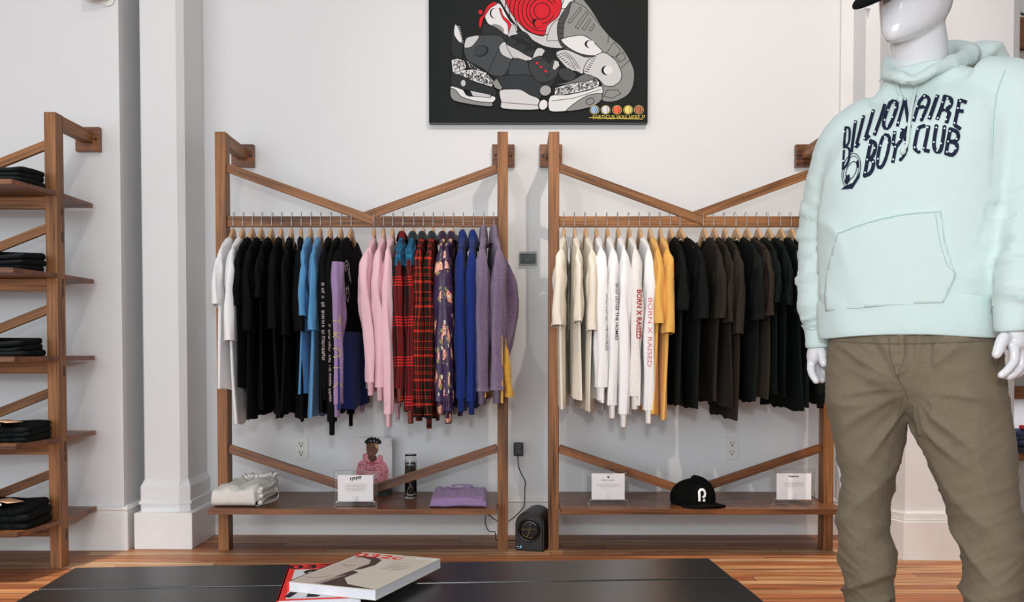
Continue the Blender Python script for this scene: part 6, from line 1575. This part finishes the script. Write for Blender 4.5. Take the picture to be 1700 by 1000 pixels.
# trousers
M_OLV = cloth('olive_cotton_twill', '#7b6f5c', 0.10, 420, 0.3, sheen=0.05)
def leg(rows):
    out = []
    for py, xl, xr, Y, dep in spline(rows, 44):
        a, b = PX(xl, py, Y), PX(xr, py, Y); out.append(tuple((a+b)/2)+((b.x-a.x)/2*1.03, dep))
    return limb(out, 60, 36)
LL = [(575, 1380, 1520, 2.30, .115), (660, 1375, 1508, 2.31, .110), (750, 1393, 1494, 2.32, .098), (800, 1396, 1481, 2.33, .085), (870, 1391, 1476, 2.34, .078), (930, 1396, 1483, 2.35, .074), (1000, 1404, 1485, 2.36, .070), (1100, 1410, 1488, 2.37, .066), (1142, 1412, 1490, 2.38, .064)]
RR = [(575, 1500, 1650, 2.20, .115), (660, 1509, 1664, 2.19, .112), (750, 1542, 1681, 2.18, .100), (840, 1576, 1689, 2.17, .090), (930, 1598, 1697, 2.16, .080), (1000, 1603, 1700, 2.155, .076), (1100, 1608, 1702, 2.15, .070), (1200, 1612, 1704, 2.145, .066)]
pv = [ring(PX(1514, 535, 2.25), .172, .108), ring(PX(1514, 570, 2.25), .188, .122), ring(PX(1516, 620, 2.25), .192, .122), ring(PX(1513, 652, 2.255), .172, .105), ring(PX(1511, 674, 2.26), .125, .080), ring(PX(1510, 686, 2.26), .06, .05)]
tm = voxel([leg(LL), leg(RR), loft(respl(pv, 14), True, True)], 0.0065, 10, 0.5); tm.update()
zc = PX(1508, 668, 2.22).z; crotch = PX(1505, 650, 2.14)
newp = []
for v in tm.vertices:
    p = v.co; q = Vector((p.dot(SIDE), p.dot(FWD), p.z)); side = -1 if p.x < PX(1508, 700, 2.24).x else 1
    d = 0
    # whiskers running out from the crotch
    r = p-crotch; dist = r.length; ang_ = math.atan2(r.z, q.x*side+0.02)
    wk = math.exp(-((dist-0.13)/0.075)**2)
    d += 0.0065*wk*(ridge(noise.noise(Vector((ang_*2.6+side*3, dist*3, 1.3)))*2.0)-0.5)*2
    # slanting creases down the legs, tighter below the knee
    low = max(0, min(1, (0.72-p.z)*2.2)); amp = 0.0045+0.0095*low
    nz = noise.noise(Vector((p.z*(11+9*low)+q.x*6*side+side*4, q.x*5, q.y*4)))
    d += amp*(ridge(nz*2.1)-0.45)
    nz = noise.noise(Vector((p.z*26-q.x*14*side, q.x*9+7, q.y*7))); d += 0.0034*(0.45+low)*(ridge(nz*2)-0.4)
    nz = noise.noise(Vector((p.z*48+q.x*30*side, q.x*22+3, q.y*16))); d += 0.0013*(ridge(nz*2)-0.4)
    wp = p+O_; sx_ = 850+FPX*wp.x/wp.y; sy_ = 580-FPX*(wp.z-CAMZ)/wp.y
    if v.normal.dot(FWD) > 0.2 and 555 < sy_ < 632:
        cxf = 1489+(sy_-560)*0.02; fw = max(0, 1-abs(sx_-cxf)/15)*min(1, (632-sy_)/18)
        d += 0.0055*min(1, fw*2.2)+0.003*fw*math.sin(sy_*0.33+sx_*0.1)
    newp.append(p+v.normal*d)
for v, p in zip(tm.vertices, newp): v.co = p
tro = obj('trousers', tm, M_OLV, root, smooth=True); tt_ = bvh_of(tro)
M_OLS = cloth('olive_stitching', '#6a5f4e', 0.1, 420, 0.3)
def tseam(name, pts, r=0.0016, off=0.0004, n=60):
    P = []
    for x, y in spline(pts, n):
        d_ = ray(x, y); hit = tt_.ray_cast(CAMO, d_)
        if hit[0] is not None and (not P or (hit[0]-P[-1]).length < 0.05): P.append(hit[0]+hit[1]*off)
    if len(P) > 3: obj(name, add_tube(bmesh.new(), P, r, 6), M_OLS, root, smooth=True)
tseam('fly_seam', [(1476, 562), (1478, 590), (1487, 620), (1500, 645), (1508, 662)], 0.0013)
tseam('fly_stitching', [(1500, 562), (1501, 590), (1495, 612), (1488, 628)], 0.0009)
tseam('inner_seam', [(1498, 662), (1484, 720), (1472, 790), (1470, 860), (1476, 930), (1480, 1000)], 0.0013)
tseam('pocket_opening', [(1640, 560), (1650, 585), (1655, 612)], 0.0022)
tseam('waist_seam', [(1372, 566), (1440, 570), (1510, 571), (1580, 569), (1650, 566)], 0.0015)
# cap pulled low, seen from below
cpz = hc+Vector((0, 0, cz+0.014))
rings = []
for z, a, b in spline([(.128, .112, .086), (.15, .114, .088), (.19, .112, .087), (.23, .092, .074), (.262, .055, .046), (.272, .008, .008)], 16):
    rings.append([cpz+Vector((0, 0, z))+fdir*(a*math.cos(2*PI*k/40)-.002)+fs*b*math.sin(2*PI*k/40) for k in range(40)])
capc = obj('cap_crown', loft(rings, False, True), M_CAPB, root, smooth=True)
bm = bmesh.new(); G = []
for s_ in (0, 1):
    g = []
    for i in range(10):
        u = i/9; row = []
        for j in range(24):
            a = math.radians(-78+156*j/23); w_ = max(0.0, math.cos(a*1.12))**0.5
            row.append(bm.verts.new(cpz+fdir*(.108*math.cos(a)+.080*u*w_)+fs*(.084*math.sin(a)*(1+.06*u))+Vector((0, 0, 0.138-.098*u*w_*w_-.004*abs(math.sin(a))*u-(.004 if s_ else 0)))))
        g.append(row)
    G.append(g)
for s_ in (0, 1):
    for i in range(9):
        for j in range(23): bm.faces.new((G[s_][i][j], G[s_][i][j+1], G[s_][i+1][j+1], G[s_][i+1][j]))
for j in range(23): bm.faces.new((G[0][-1][j], G[0][-1][j+1], G[1][-1][j+1], G[1][-1][j]))
bmesh.ops.recalc_face_normals(bm, faces=bm.faces)
br = obj('cap_brim', bm, M_CAPB, root, smooth=True)
tipb = cpz+fdir*.172+Vector((0, 0, .052))+fs*0.0
tw = W(1441, 14, (tipb+O_).y+0.004)-O_; sc1 = Vector((0.0055, 0, 0))
a, b_, c_ = tw-sc1, tw+sc1, tw+Vector((0, 0, -0.022))
bm = bmesh.new()
for off in (0, 0.0006): pass
q = [bm.verts.new(p) for p in (a, b_, c_)]; f = bm.faces.new(q); r = bmesh.ops.extrude_face_region(bm, geom=[f]); bmesh.ops.translate(bm, verts=[v for v in r['geom'] if isinstance(v, bmesh.types.BMVert)], vec=(0, 0.0008, 0))
tg = obj('triangular_tag', bm, inkmat('#c9c6c4'), root)
